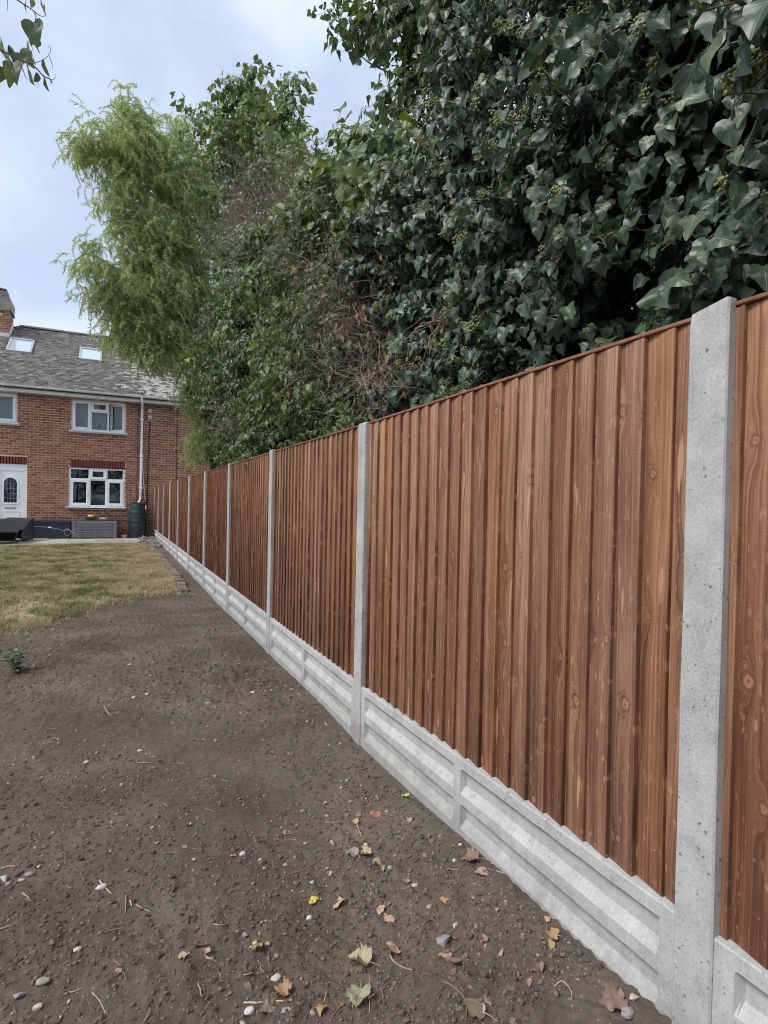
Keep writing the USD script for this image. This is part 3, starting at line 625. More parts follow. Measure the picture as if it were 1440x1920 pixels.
# roof windows
for (a, b_, c, d) in lights:
    fr = MB()
    def rbar(xa, xb, ta, tb, h0, h1):
        fr.add([roof_pt(xa, ta, h0), roof_pt(xb, ta, h0), roof_pt(xb, tb, h0), roof_pt(xa, tb, h0), roof_pt(xa, ta, h1), roof_pt(xb, ta, h1), roof_pt(xb, tb, h1), roof_pt(xa, tb, h1)],
               [[0, 3, 2, 1], [4, 5, 6, 7], [0, 1, 5, 4], [1, 2, 6, 5], [2, 3, 7, 6], [3, 0, 4, 7]])
    w = .055
    rbar(a, a + w, c, d, -.03, .075); rbar(b_ - w, b_, c, d, -.03, .075); rbar(a + w, b_ - w, c, c + w, -.03, .07); rbar(a + w, b_ - w, d - w * 1.4, d, -.03, .085)
    rw = fr.build('roof_window', plain('roof_window_frame', (0.34, 0.36, 0.38), 0.45), house) if 'RWF' not in globals() else fr.build('roof_window', RWF, house)
    RWF = UsdShade.MaterialBindingAPI(rw).GetDirectBinding().GetMaterial()
    MB().add([roof_pt(a + w, c + w, .05), roof_pt(b_ - w, c + w, .05), roof_pt(b_ - w, d - w * 1.4, .05), roof_pt(a + w, d - w * 1.4, .05)], [[0, 1, 2, 3]]).build('pane', ROOFGLASS, rw)
# gutter, fascia, soffit, downpipe
GUT = plain('weathered_white_gutter', (0.66, 0.67, 0.67), 0.5, 0.12, 3.0)
a_ = np.linspace(math.pi, 2 * math.pi, 9); prof = np.column_stack([np.cos(a_) * .062, np.sin(a_) * .06])
prof = np.vstack([prof, (prof * .9)[::-1]]); n = len(prof)
v = np.vstack([[[xx, YE - .03 + p[0], ZG + .015 + p[1] - .0012 * (xx + 2)] for p in prof] for xx in np.linspace(-6, 4, 12)])
MB().add(v, [[k * n + i, (k + 1) * n + i, (k + 1) * n + (i + 1) % n, k * n + (i + 1) % n] for k in range(11) for i in range(n)]).build('gutter', GUT, house, smooth=40)
for xx in np.arange(-3.8, 2.2, .9): MB().box((xx, YE - .096, ZG - .052), (xx + .02, YE + .03, ZG + .02)).build('gutter_bracket', GUT, house)
MB().box((-6, YE + .045, ZG - .17), (4, YE + .065, ZG + .01)).build('fascia', GUT, house); MB().box((-6, YE + .066, ZG - .165), (4, YH + .003, ZG - .15)).build('soffit', GUT, house)
xp = .715
MB().tube([(xp + .01, YE - .03, ZG - .03), (xp + .01, YE - .03, ZG - .10), (xp + .03, YE + .0, ZG - .17), (xp + .035, YH - .09, ZG - .30), (xp + .035, YH - .055, ZG - .38), (xp + .03, YH - .055, 3.2), (xp + .02, YH - .055, 1.35), (xp + .01, YH - .06, 1.22), (xp - .05, YH - .14, 1.13)], .034, 12).build('downpipe', UPVC, house, smooth=40)
for zq in (3.75, 2.6, 1.6): MB().cbox((xp - .03, YH - .09, zq - .02), (xp + .085, YH + .0, zq + .02), .006).build('pipe_clip', UPVC, house)
# cables and the insulated bracket on the wall
b = MB().tube([(.985, YH - .03, 4.22), (.98, YH - .03, 3.72)], .014, 6)
for zq in (4.06, 3.86): b.cbox((.92, YH - .07, zq - .035), (1.045, YH - .015, zq + .035), .012)
for zq in (4.04, 3.84): b.tube([(.945, YH - .045, zq - .06), (.945, YH - .045, zq + .06)], .02, 7).tube([(1.02, YH - .045, zq - .06), (1.02, YH - .045, zq + .06)], .02, 7)
b.build('insulator_bracket', plain('grey_insulator', (0.50, 0.53, 0.55), 0.4), house)
MB().tube([(.985, YH - .025, 3.75), (.96, YH - .022, 3.2), (.935, YH - .02, 2.2), (.93, YH - .02, 1.5), (.93, YH - .02, .2)], .016, 6).build('cable', BLACKP, house, label='thick black cable below the insulators')
for xq, zq in ((.63, 4.2), (1.80, 4.2)): MB().tube([(xq, YH - .010, zq), (xq - .004, YH - .010, 2.0), (xq - .01, YH - .010, .4)], .0085, 5).build('cable', plain('maroon_cable', (0.05, 0.02, 0.02), 0.6) if xq < 1 else BLACKP, house)
MB().tube([(.78, YH - .03, 2.55), (.80, YH - .03, 2.0), (.88, YH - .05, 1.18)], .008, 5).build('overflow_pipe', UPVC, house)
# chimney
b = MB(); cx0, cx1, cy0, cy1 = -4.35, -3.22, 22.55, 23.35; cz = 7.36
for r_ in range(14):
    zq = 6.35 + r_ * .0765
    for face in (0, 1):
        lo, hi = (cx0, cx1) if face == 0 else (cy0, cy1); x = lo - (r_ % 2) * .1
        while x < hi - .01:
            a, c = max(x, lo), min(x + .195, hi)
            if c - a > .02:
                if face == 0: b.box((a, cy0 - .004 + rr.normal(0, .0015), zq), (c, cy0 + .05, zq + .062))
                else: b.box((cx1 - .05, a, zq), (cx1 + .004 + rr.normal(0, .0015), c, zq + .062))
            x += .207
ch = MB().box((cx0, cy0, 6.0), (cx1, cy1, cz + .1)).build('chimney', MORTAR, house)
b.build('chimney_bricks', BRICK, ch, uv=True, kind='stuff')
m = trimesh.creation.box((cx1 - cx0 + .10, cy1 - cy0 + .10, .62)); m = m.subdivide().subdivide().subdivide()
v = np.array(m.vertices); v += [(cx0 + cx1) / 2, (cy0 + cy1) / 2, cz + .31]; v += (meshkit.fbm(v * 4, 3, 3) - .5)[:, None] * np.array([.06, .06, .05]); v[:, 0] -= np.clip(v[:, 2] - cz - .3, 0, 1) * .35 * np.sign(v[:, 0] - (cx0 + cx1) / 2)
MB().add(v, np.array(m.faces)).build('rendered_head', plain('chimney_render', (0.21, 0.195, 0.165), 0.95, 0.6, 7.0, 0.8), ch, smooth=40)
TERR = plain('weathered_terracotta', (0.16, 0.075, 0.06), 0.8, 0.35, 12)
MB().cbox((cx0 + .2, cy0 + .1, cz + .60), (cx1 - .16, cy1 - .1, cz + .68), .02).box((cx0 + .3, cy0 + .2, cz + .66), (cx0 + .42, cy0 + .32, cz + .80)).box((cx1 - .5, cy0 + .2, cz + .66), (cx1 - .38, cy0 + .32, cz + .78)).build('pot_supports', TERR, ch)
b = MB().cbox((cx0 + .22, cy0 + .12, cz + .78), (cx1 - .10, cy1 - .12, cz + .83), .01, ); b.v[-1][:, 2] -= (b.v[-1][:, 0] - cx0 - .4) * .14
b.build('capping_slab', TERR, ch)
b = MB(); fx = cx1 + .012
for k in range(7):
    y = cy0 + k * .115; zt_ = ZG + (y - YE) * SL
    b.box((cx1 + .002, y, zt_ - .02), (fx, y + .112, zt_ + .20 + .05 * (k % 2)))
b.box((cx0, cy0 - .02, ZG + (cy0 - YE) * SL - .02), (cx1, cy0 - .004, ZG + (cy0 - YE) * SL + .12))
b.build('lead_flashing', plain('pale_lead', (0.55, 0.56, 0.57), 0.6), ch)

# ------------------------------------------------------------------ plants standing inside the upper window
def pot_plant(x, y, z, n, ln_, m, label, seed, potm, h=.09, w=.02, upright=1.0):
    t = thing('house_plant', label, 'potted plant', (x, y, z)); r = np.random.default_rng(seed)
    MB().lathe([(0.001, 0), (.045, 0), (.055, h), (.049, h), (.047, h - .01), (0.001, h - .012)], 14).build('pot', potm, t, smooth=40)
    b = MB()
    for k in range(n):
        a = r.uniform(0, 6.28); L_ = ln_ * r.uniform(.6, 1.1); lean = r.uniform(.1, .6) / upright; u = np.array([math.cos(a), math.sin(a), 0]); s_ = np.array([-u[1], u[0], 0])
        pts = [np.array([0, 0, h - .02]) + u * lean * L_ * q * q * 1.2 + np.array([0, 0, 1]) * L_ * q for q in (0, .35, .7, 1)]
        ww = [w, w * 1.1, w * .7, .001]
        b.add(np.vstack([[p - s_ * q, p + s_ * q] for p, q in zip(pts, ww)]), [[2 * i, 2 * i + 1, 2 * i + 3, 2 * i + 2] for i in range(3)])
    b.build('leaves', m, t)
SUCC = plain('succulent_green', (0.05, 0.075, 0.05), 0.5, 0.3, 30); WPOT = plain('white_pot', (0.7, 0.7, 0.7), 0.4)
x0, x1, z0, z1 = opens[2]
MB().box((x0 - .02, YH + .10, z0 - .03), (x1 + .02, YH + .28, z0 + .0)).build('window_board', UPVC, house)
pot_plant(x0 + .74, YH + .20, z0 + .002, 11, .22, SUCC, 'spiky aloe behind the middle pane of the upper window', 1, WPOT)
pot_plant(x0 + .90, YH + .18, z0 + .002, 5, .07, SUCC, 'small white pot beside the spiky aloe in the upper window', 2, WPOT, .07)
pot_plant(x0 + 1.14, YH + .19, z0 + .002, 9, .18, plain('dark_succulent', (0.02, 0.03, 0.02), 0.5), 'dark upright plant behind the open casement, nearest its hinge-free side', 3, BLACKP, .06, .022, 2.0)
pot_plant(x0 + 1.31, YH + .19, z0 + .002, 9, .20, SUCC, 'dark upright plant at the right end of the upper window', 4, BLACKP, .06, .02, 2.0)

# ------------------------------------------------------------------ patio
PATZ = .062
SLABM = mat('patio_slab', {'g': ('geometry', {}), 'oi': ('object_info', {}), 'n': ('noise_texture', {'scale': 5.0, 'detail': 6.0, 'roughness': 0.65}), 'r': ('rgb_ramp', {'ramp': [(0.3, (0.27, 0.245, 0.22)), (0.7, (0.44, 0.405, 0.365))]}),
    'hs': ('hsv', {}), 'v': ('math', {'math_type': 'multiply_add', 'value2': 0.3, 'value3': 0.82}), 'p': ('principled_bsdf', {'roughness': 0.85, 'specular_ior_level': 0.25}), 'bp': ('bump', {'strength': 0.4, 'distance': 0.005})},
    [('g.position', 'n.vector'), ('n.fac', 'r.fac'), ('r.color', 'hs.color'), ('oi.random', 'v.value1'), ('v.value', 'hs.value'), ('hs.color', 'p.base_color'), ('n.fac', 'bp.height'), ('bp.normal', 'p.normal')])
PB = [(-7.0, 16.25), (-2.5, 16.45), (-.9, 16.75), (.35, 16.9), (.78, 17.6), (.95, 18.6), (1.0, 19.74), (-7.0, 19.74)]
pat = MB().prism(Polygon(PB).buffer(-.03), 2, PATZ - .10, PATZ - .012).build('patio', plain('patio_bedding', (0.13, 0.115, 0.09), 0.95, 0.3, 9), None, label='pale stone slab patio along the back of the house', cat='patio', kind='structure')
yq = 16.2; row = 0; PP = Polygon(PB)
while yq < 19.8:
    h = (.62, .47, .62, .77)[row % 4]; xq = -7 + (row % 3) * .23
    while xq < 1.1:
        w = (.62, .77, .47, .92)[rr.integers(4)]
        g = sbox(xq + .007, yq + .007, xq + w - .007, yq + h - .007).intersection(PP)
        if g.area > .03 and g.geom_type == 'Polygon':
            b = MB().prism(g, 2, PATZ - .06, PATZ + rr.normal(0, .003)); b.build('paving_slab', SLABM, pat)
        xq += w
    yq += h; row += 1

# ------------------------------------------------------------------ things on the patio
NAVY = plain('navy_plastic', (0.022, 0.027, 0.042), 0.5, 0.12, 9.0)
t = thing('storage_box', 'dark navy plastic garden box against the wall, left of the woven bench', 'storage box', (-1.66, 19.42, PATZ))
MB().cbox((-.47, -.24, .0), (.50, .24, .50), .02).build('body', NAVY, t)
MB().cbox((-.50, -.27, .455), (.53, .27, .535), .015).build('lid', NAVY, t)
for xq in (-.2, .22): MB().cbox((xq - .05, -.285, .44), (xq + .05, -.262, .50), .008).build('latch', NAVY, t)
MB().cbox((-.49, -.262, .02), (-.455, .25, .47), .01).build('corner_post', NAVY, t)
RATT = mat('grey_rattan', {'g': ('geometry', {}), 'a': ('math', {'math_type': 'multiply_add', 'value2': 0.20, 'value3': 0.07}), 'c': ('combine_color', {}), 'm': ('math', {'math_type': 'multiply', 'value2': 1.04}), 'p': ('principled_bsdf', {'roughness': 0.6})},
           [('g.random_per_island', 'a.value1'), ('a.value', 'c.r'), ('a.value', 'c.g'), ('a.value', 'm.value1'), ('m.value', 'c.b'), ('c.color', 'p.base_color')])
t = thing('rattan_bench', 'grey woven rattan storage bench under the lower window', 'storage bench', (-.53, 19.36, PATZ))
MB().cbox((-.585, -.27, .03), (.60, .30, .52), .01).build('core', BLACKP, t)
b = MB()
def weave(u0, u1, w0, w1, P, step=.044, hs=.027):
    z = w0; k = 0
    while z < w1 - .01:
        xs = np.arange(u0, u1 + .001, step); o = np.array([.004 if (j + k) % 2 else -.003 for j in range(len(xs))])
        v = np.vstack([[P(x, z, q) for x, q in zip(xs, o)], [P(x, z + hs * .86, q) for x, q in zip(xs, o)]]); n = len(xs)
        b.add(v, [[i, i + 1, n + i + 1, n + i] for i in range(n - 1)]); z += hs; k += 1
    for j, x in enumerate(np.arange(u0, u1 + .001, step)):
        b.add([P(x - .006, w0, .0005), P(x + .006, w0, .0005), P(x + .006, w1, .0005), P(x - .006, w1, .0005)], [[0, 1, 2, 3]])
weave(-.48, .49, .03, .43, lambda u, w, q: [u, -.278 - q, w]); weave(-.22, .27, .03, .50, lambda u, w, q: [.606 + q, u, w])
b.build('woven_sides', RATT, t, uv=True)
b = MB()
for xq in (-.595, .50): b.cbox((xq, -.292, 0), (xq + .10, -.262, .515), .006)
b.cbox((-.49, -.290, .43), (.50, -.264, .515), .006); b.build('frame', plain('grey_rattan_frame', (0.16, 0.16, 0.165), 0.6, 0.25, 120), t)
MB().cbox((-.30, -.10, .525), (.62, .32, .565), .01).build('lid', plain('dark_grey_lid', (0.06, 0.062, 0.066), 0.5), t)
t = thing('plastic_tub', 'small black tub with a yellow lid on the woven bench', 'tub', (-.63, 19.35, PATZ + .52))
MB().lathe([(.001, 0), (.13, 0), (.145, .09), (.13, .10), (.001, .10)], 20).build('tub_body', BLACKP, t, smooth=40)
MB().lathe([(.001, .10), (.09, .10), (.10, .135), (.08, .165), (.001, .175)], 20).build('lid', plain('yellow_plastic', (0.62, 0.36, 0.05), 0.45), t, smooth=40)
WHITEC = plain('white_ceramic', (0.75, 0.75, 0.74), 0.3, 0.05)
for k, (xq, lab) in enumerate(((-.36, 'white cup on the woven bench, next to the black tub'), (-.27, 'white cup on the woven bench, on the side away from the black tub'))):
    t = thing('cup', lab, 'cup', (xq, 19.30, PATZ + .522))
    MB().lathe([(.001, 0), (.03, 0), (.042, .085), (.038, .085), (.028, .01), (.001, .008)], 16).build('cup_body', WHITEC, t, smooth=40)
    MB().tube([(.04, 0, .07), (.062, 0, .06), (.062, 0, .035), (.036, 0, .022)], .005, 5).build('handle', WHITEC, t)
t = thing('watering_rose', 'small black plastic piece beside the white cups', 'garden part', (-.15, 19.30, PATZ + .525))
MB().lathe([(.001, 0), (.05, 0), (.03, .045), (.012, .06), (.001, .06)], 14).build('body', BLACKP, t, smooth=40); MB().tube([(0, 0, .05), (.05, 0, .085)], .012, 8).build('neck', BLACKP, t)
b = MB().lathe([(.001, 0), (.06, 0), (.095, .055), (.098, .075), (.09, .075), (.06, .012), (.001, .012)], 22, (.28, 19.40, PATZ)); b.build('bowl', WHITEC, None, smooth=40, label='white bowl on the slabs between woven bench and water butt', cat='bowl')
# water butt
BUTT = plain('dark_green_plastic', (0.016, 0.034, 0.036), 0.42, 0.12, 6.0)
t = thing('water_butt', 'dark green ribbed plastic water butt under the downpipe', 'water butt', (.655, 19.38, PATZ))
prof = [(.001, .02), (.235, .02), (.245, .05)]
for z in np.linspace(.06, 1.0, 30):
    r0 = .235 + .035 * math.sin(math.pi * z / 1.05) ; rib = sum(.014 * math.exp(-((z - q) / .016) ** 2) for q in (.36, .52, .77))
    prof.append((r0 + rib, z))
prof += [(.235, 1.01), (.225, 1.02), (.001, 1.02)]
MB().lathe(prof, 40).build('barrel', BUTT, t, smooth=50)
MB().lathe([(.001, 1.02), (.23, 1.02), (.235, 1.05), (.20, 1.065), (.06, 1.08), (.001, 1.08)], 32).build('lid', BLACKP, t, smooth=40)
b = MB()
for k in range(12):
    a = k * math.pi / 6
    b.cbox((-.035, -.262, .0), (.035, -.240, .27), .006); R2 = np.array([[math.cos(a), -math.sin(a), 0], [math.sin(a), math.cos(a), 0], [0, 0, 1]]); b.v[-1] = b.v[-1] @ R2.T
b.lathe([(.25, 0), (.268, .0), (.268, .06), (.25, .06)], 32).lathe([(.255, .24), (.266, .24), (.266, .275), (.255, .275)], 32)
b.build('stand', BLACKP, t)
MB().tube([(-.19, -.20, .30), (-.19, -.27, .30), (-.19, -.28, .27)], .014, 7).build('tap', BLACKP, t)
MB().tube([(.2, -.14, 1.0), (.235, -.17, .93), (.25, -.16, .8), (.265, -.12, .5), (.28, -.1, .25), (.26, -.1, .06), (.20, -.2, .02)], .009, 6).build('hose', plain('green_hose_thin', (0.10, 0.16, 0.09), 0.5), t)
MB().tube([(.215, -.16, .99), (.222, -.175, .93), (.225, -.18, .88)], .019, 8).build('hose_connector', plain('cream_plastic', (0.65, 0.62, 0.42), 0.5), t)
b = MB().cbox((-.16, -.12, 1.075), (-.02, 0, 1.10), .008); b.build('red_piece', plain('red_plastic', (0.28, 0.03, 0.03), 0.5), t)
# hose lying on the slabs
pts = []
r = np.random.default_rng(3)
for k in range(110):
    a = k / 110 * 2 * math.pi * 4.0
    pts.append((-.85 + .46 * math.cos(a) * (1 + .25 * math.sin(a * .37)) + .3 * math.sin(k * .05), 18.86 + .13 * math.sin(a) + .05 * math.sin(a * .6), PATZ + .013 + .012 * (k % 28 > 20)))
MB().tube(pts, .0105, 6).build('garden_hose', plain('green_hose', (0.016, 0.12, 0.06), 0.5), None, smooth=40, label='coiled green garden hose lying on the slabs before the boxes', cat='hose')
pts = [(-2.05, 18.9, .42), (-1.75, 18.85, .40), (-1.5, 18.85, .36), (-1.3, 18.85, .30)] + [(-1.22 + .075 * math.cos(a) , 18.84 + .01 * a, .25 + .10 * math.sin(a)) for a in np.linspace(1.5, 8.2, 18)] + [(-1.0, 18.82, .20), (-.9, 18.8, .08), (-.7, 18.8, .06)]
b = MB().tube(pts, .006, 5); t = thing('wire_coil', 'thin grey cable with a loop hanging before the navy box', 'cable')
b.build('wire', LEAD, t); MB().cbox((-1.70, 18.83, .375), (-1.62, 18.87, .41), .008).build('connector', WPOT, t)
# two garden chairs tipped over on the slabs
CHB = plain('black_weave', (0.020, 0.021, 0.024), 0.45, 0.25, 160.0, 0.25)
def tub_chair(loc, rz, label, s=1.0):
    t = thing('garden_chair', label, 'garden chair', loc, rz)
    def sheet(P, nu, nv, thick, name):
        U, V = np.meshgrid(np.linspace(0, 1, nu), np.linspace(0, 1, nv)); X = np.array([[P(u, v) for u in np.linspace(0, 1, nu)] for v in np.linspace(0, 1, nv)]) * s
        dv, du = np.gradient(X, axis=0), np.gradient(X, axis=1); nn = np.cross(du, dv); nn /= np.maximum(np.linalg.norm(nn, axis=2, keepdims=True), 1e-9)
        A, B = X + nn * thick / 2, X - nn * thick / 2; i = np.arange(nu * nv).reshape(nv, nu); q = np.stack([i[:-1, :-1], i[:-1, 1:], i[1:, 1:], i[1:, :-1]], -1).reshape(-1, 4)
        ring = list(i[0]) + list(i[1:, -1]) + list(i[-1, -2::-1]) + list(i[-2:0:-1, 0]); m = nu * nv
        rim = [[ring[k], ring[(k + 1) % len(ring)], ring[(k + 1) % len(ring)] + m, ring[k] + m] for k in range(len(ring))]
        MB().add(np.vstack([A.reshape(-1, 3), B.reshape(-1, 3)]), np.vstack([q, q[:, ::-1] + m, np.array(rim)[:, ::-1]])).build(name, CHB, t, smooth=35)
    hz = lambda v: .60 - .10 * v - .30 * v ** 2.2 + .10 * v ** 6
    sheet(lambda u, v: ((u - .5) * (.66 + .06 * v), .42 - .86 * v, hz(v)), 9, 12, .03, 'backrest')
    for sd in (-1, 1): sheet(lambda u, v, sd=sd: (sd * (.325 - .05 * math.sin(math.pi * u) + .02 * v), (.40 - .80 * v) * (1 - .18 * (1 - u) ) , .03 + (hz(v) - .05) * u), 8, 10, .028, 'arm')
    sheet(lambda u, v: ((u - .5) * .60, .30 - .05 * v, .05 + .40 * v), 6, 6, .03, 'seat')
    for xq in (-.28, .28):
        for (ya, yb) in ((-.34, -.44), (.32, .36)):
            MB().tube(np.array([(xq, ya, .10), (xq * 1.12, yb, .0)]) * s, [.016, .011], 7).build('leg', CHB, t)
tub_chair((-2.60, 17.25, PATZ), 12, 'black tub chair tipped forward on the slabs, the nearer of two', 1.0)
tub_chair((-2.42, 18.15, PATZ), -14, 'black tub chair tipped over beside the white door, behind the other', 1.0)
# ------------------------------------------------------------------ lawn and its brick edging
BLADE = mat('grass_blade', {
    'g': ('geometry', {}), 'oi': ('object_info', {}), 'n': ('noise_texture', {'scale': 2.1, 'detail': 5.0, 'roughness': 0.66}),
    's': ('separate_xyz', {}), 'e': ('map_range', {'from_min': -0.35, 'from_max': 0.75, 'to_min': 0.0, 'to_max': 0.20, 'clamp': True}),
    'a': ('math', {'math_type': 'multiply_add', 'value2': 0.38}), 'b': ('math', {'math_type': 'multiply_add', 'value2': 1.7, 'value3': -0.58}), 'c': ('math', {'math_type': 'add'}),
    'r': ('rgb_ramp', {'ramp': [(0.18, (0.105, 0.145, 0.050)), (0.36, (0.190, 0.195, 0.085)), (0.50, (0.34, 0.29, 0.165)), (0.8, (0.48, 0.40, 0.26))]}),
    'd': ('diffuse_bsdf', {}), 't': ('translucent_bsdf', {}), 'm': ('mix_closure', {'fac': 0.25})},
    [('g.position', 'n.vector'), ('g.position', 's.vector'), ('s.x', 'e.value'), ('oi.random', 'a.value1'), ('n.fac', 'b.value1'), ('b.value', 'c.value1'), ('e.result', 'c.value2'), ('c.value', 'a.value3'), ('a.value', 'r.fac'), ('r.color', 'd.color'), ('r.color', 't.color'), ('d.BSDF', 'm.closure1'), ('t.BSDF', 'm.closure2')], surface='m.closure')
TURF = mat('dry_turf', {
    'g': ('geometry', {}), 'n': ('noise_texture', {'scale': 1.25, 'detail': 4.0, 'roughness': 0.62}), 'n2': ('noise_texture', {'scale': 40.0, 'detail': 5.0, 'roughness': 0.7}),
    'a': ('math', {'math_type': 'multiply_add', 'value2': 0.5}), 'b': ('math', {'math_type': 'multiply_add', 'value2': 0.6, 'value3': -0.02}),
    'r': ('rgb_ramp', {'ramp': [(0.3, (0.10, 0.085, 0.05)), (0.45, (0.17, 0.135, 0.088)), (0.58, (0.30, 0.24, 0.15)), (0.72, (0.38, 0.31, 0.20))]}), 'p': ('principled_bsdf', {'roughness': 0.95}), 'bp': ('bump', {'strength': 0.8, 'distance': 0.01})},
    [('g.position', 'n.vector'), ('g.position', 'n2.vector'), ('n.fac', 'b.value1'), ('n2.fac', 'a.value1'), ('b.value', 'a.value3'), ('a.value', 'r.fac'), ('r.color', 'p.base_color'), ('n2.fac', 'bp.height'), ('bp.normal', 'p.normal')])
lawn_px = [(0, 1186), (40, 1180), (75, 1170), (100, 1161), (130, 1151), (160, 1140), (185, 1133), (210, 1127), (250, 1117), (290, 1113), (322, 1112), (338, 1113)]
LE = [tuple(at(px, py, 2, .02)[:2]) for px, py in lawn_px]
EDG = [(0.86, 7.95), (0.90, 9.3), (0.90, 11.1), (0.90, 13.2), (0.84, 15.2), (0.72, 16.9)]
LAWN = Polygon([(-6.0, 6.0), (-2.0, 6.1), (-1.2, 6.18)] + LE + [(x - .09, y) for x, y in EDG] + [(-.9, 16.7), (-2.5, 16.42), (-6.0, 16.2)]).buffer(0)
def lawn_z(x, y): return _gl(np.stack([y, x], -1)) + .014
lx, ly = np.meshgrid(np.linspace(-6, .95, 140), np.linspace(5.9, 16.95, 220))
inside = contains_xy(LAWN.buffer(.03), lx.ravel(), ly.ravel()).reshape(lx.shape)
q = np.stack([lx, ly, 0 * lx], -1)
lz = np.where(lx < -3.5, .02, lawn_z(np.clip(lx, -3.5, 1), ly)) + .018 * (meshkit.fbm(q * 3, 3, 2) - .5) + .012
v, f = grid_mesh(lx, ly, lz - .012)
keep = inside.ravel()[f].all(1); uq, inv = np.unique(f[keep], return_inverse=True)
lawn_i = RegularGridInterpolator((ly[:, 0], lx[0]), lz, bounds_error=False, fill_value=0.02)
data(usdkit.mesh(stage, '/World/lawn', (v[uq], inv.reshape(-1, 4)), TURF, smooth=True).GetPrim(), 'patchy dry lawn between the soil and the patio', 'lawn', kind='structure')

def quat_list(Rm):
    q = Rot.from_matrix(Rm).as_quat()
    return Vt.QuathArray([Gf.Quath(float(a[3]), float(a[0]), float(a[1]), float(a[2])) for a in q])
def instancer(path, protos, pos, Rm, scale, idx):
    """protos: a list of [(name, MB, material, uv, smooth)] lists."""
    pi = UsdGeom.PointInstancer.Define(stage, path); targets = []
    for k, parts in enumerate(protos):
        x = UsdGeom.Xform.Define(stage, f'{path}/kind_{k + 1:02d}'); targets.append(x.GetPath())
        for (n, b, m, uv, sm) in parts:
            if b.n: usdkit.mesh(stage, f'{x.GetPath()}/{n}', b.mesh(), m, smooth=sm, uv=np.vstack(b.uv) if uv else None)
    pi.CreatePrototypesRel().SetTargets(targets)
    pi.CreateProtoIndicesAttr(Vt.IntArray([int(i) for i in idx]))
    pi.CreatePositionsAttr(Vt.Vec3fArray.FromNumpy(np.asarray(pos, np.float32)))
    pi.CreateOrientationsAttr(quat_list(Rm))
    sc = np.asarray(scale, np.float32); sc = np.repeat(sc[:, None], 3, 1) if sc.ndim == 1 else sc
    pi.CreateScalesAttr(Vt.Vec3fArray.FromNumpy(sc))
    return pi.GetPrim()
def rotz(a):
    c, s = np.cos(a), np.sin(a); o, i = 0 * a, 0 * a + 1
    return np.stack([np.stack([c, -s, o], -1), np.stack([s, c, o], -1), np.stack([o, o, i], -1)], -2)
r = np.random.default_rng(21)
gp_ = []
for k in range(5):
    b = MB()
    for j in range(13):
        a = r.uniform(0, 6.28); o = r.normal(0, .022, 2); h = r.uniform(.018, .042); l = r.uniform(.2, 1.1) * h; u = np.array([math.cos(a), math.sin(a)]); s_ = np.array([-u[1], u[0]]) * .0019
        p0, p1, p2 = o, o + u * l * .35, o + u * l
        b.add([[*(p0 - s_), 0], [*(p0 + s_), 0], [*(p1 - s_ * .8), h * .65], [*(p1 + s_ * .8), h * .65], [*p2, h]], [[0, 1, 3], [0, 3, 2], [2, 3, 4]])
    gp_.append([('blades', b, BLADE, False, False)])
n = 46000
P = np.column_stack([r.uniform(-2.9, .9, n), 5.9 + 11 * r.random(n) ** .9])
dens = meshkit.fbm(np.column_stack([P * 1.1, 0 * P[:, 0]]), 3, 77); edge = np.array(LAWN.buffer(.07).exterior.coords)
jag = r.random(n); ok = np.where(jag < .72, contains_xy(LAWN.buffer(.0), P[:, 0], P[:, 1]), np.where(jag < .93, contains_xy(LAWN.buffer(.10), P[:, 0], P[:, 1]), contains_xy(LAWN.buffer(.24), P[:, 0], P[:, 1]))) & (r.random(n) < -.25 + 2.3 * dens)
P = P[ok]; n = len(P)
instancer_p = instancer('/World/grass', gp_, np.column_stack([P, lawn_i(P[:, ::-1]) - .012]), rotz(r.uniform(0, 6.28, n)), r.uniform(.7, 1.5, n), r.integers(0, 5, n))
data(instancer_p, 'short patchy grass, green and straw coloured, covering the lawn', 'grass', kind='stuff')
# edging bricks
ED = thing('lawn_edging', 'single row of grey brown bricks edging the lawn beside the fence', 'edging')
EB = brick_mat('edging_brick', [(0.0, (0.13, 0.105, 0.085)), (0.5, (0.21, 0.175, 0.145)), (1.0, (0.30, 0.26, 0.225))])
pl = np.array(EDG); d_ = np.concatenate([[0], np.cumsum(np.linalg.norm(np.diff(pl, axis=0), axis=1))])
t_ = 0.06
while t_ < d_[-1] - .2:
    c = np.array([np.interp(t_ + .1, d_, pl[:, k]) for k in (0, 1)]) + r.normal(0, .006, 2); e = np.array([np.interp(t_ + .2, d_, pl[:, k]) - np.interp(t_, d_, pl[:, k]) for k in (0, 1)]); a = math.atan2(e[1], e[0]) + r.normal(0, .03)
    z = float(lawn_i((c[1], min(c[0], .9))))
    b = MB().cbox((-.098, -.05, -.05), (.098, .05, .028 + r.normal(0, .005)), .006); R2 = np.array([[math.cos(a), -math.sin(a), 0], [math.sin(a), math.cos(a), 0], [0, 0, 1]])
    b.v = [q @ R2.T + [c[0], c[1], z] for q in b.v]; b.build('edging_brick', EB, ED); t_ += .207

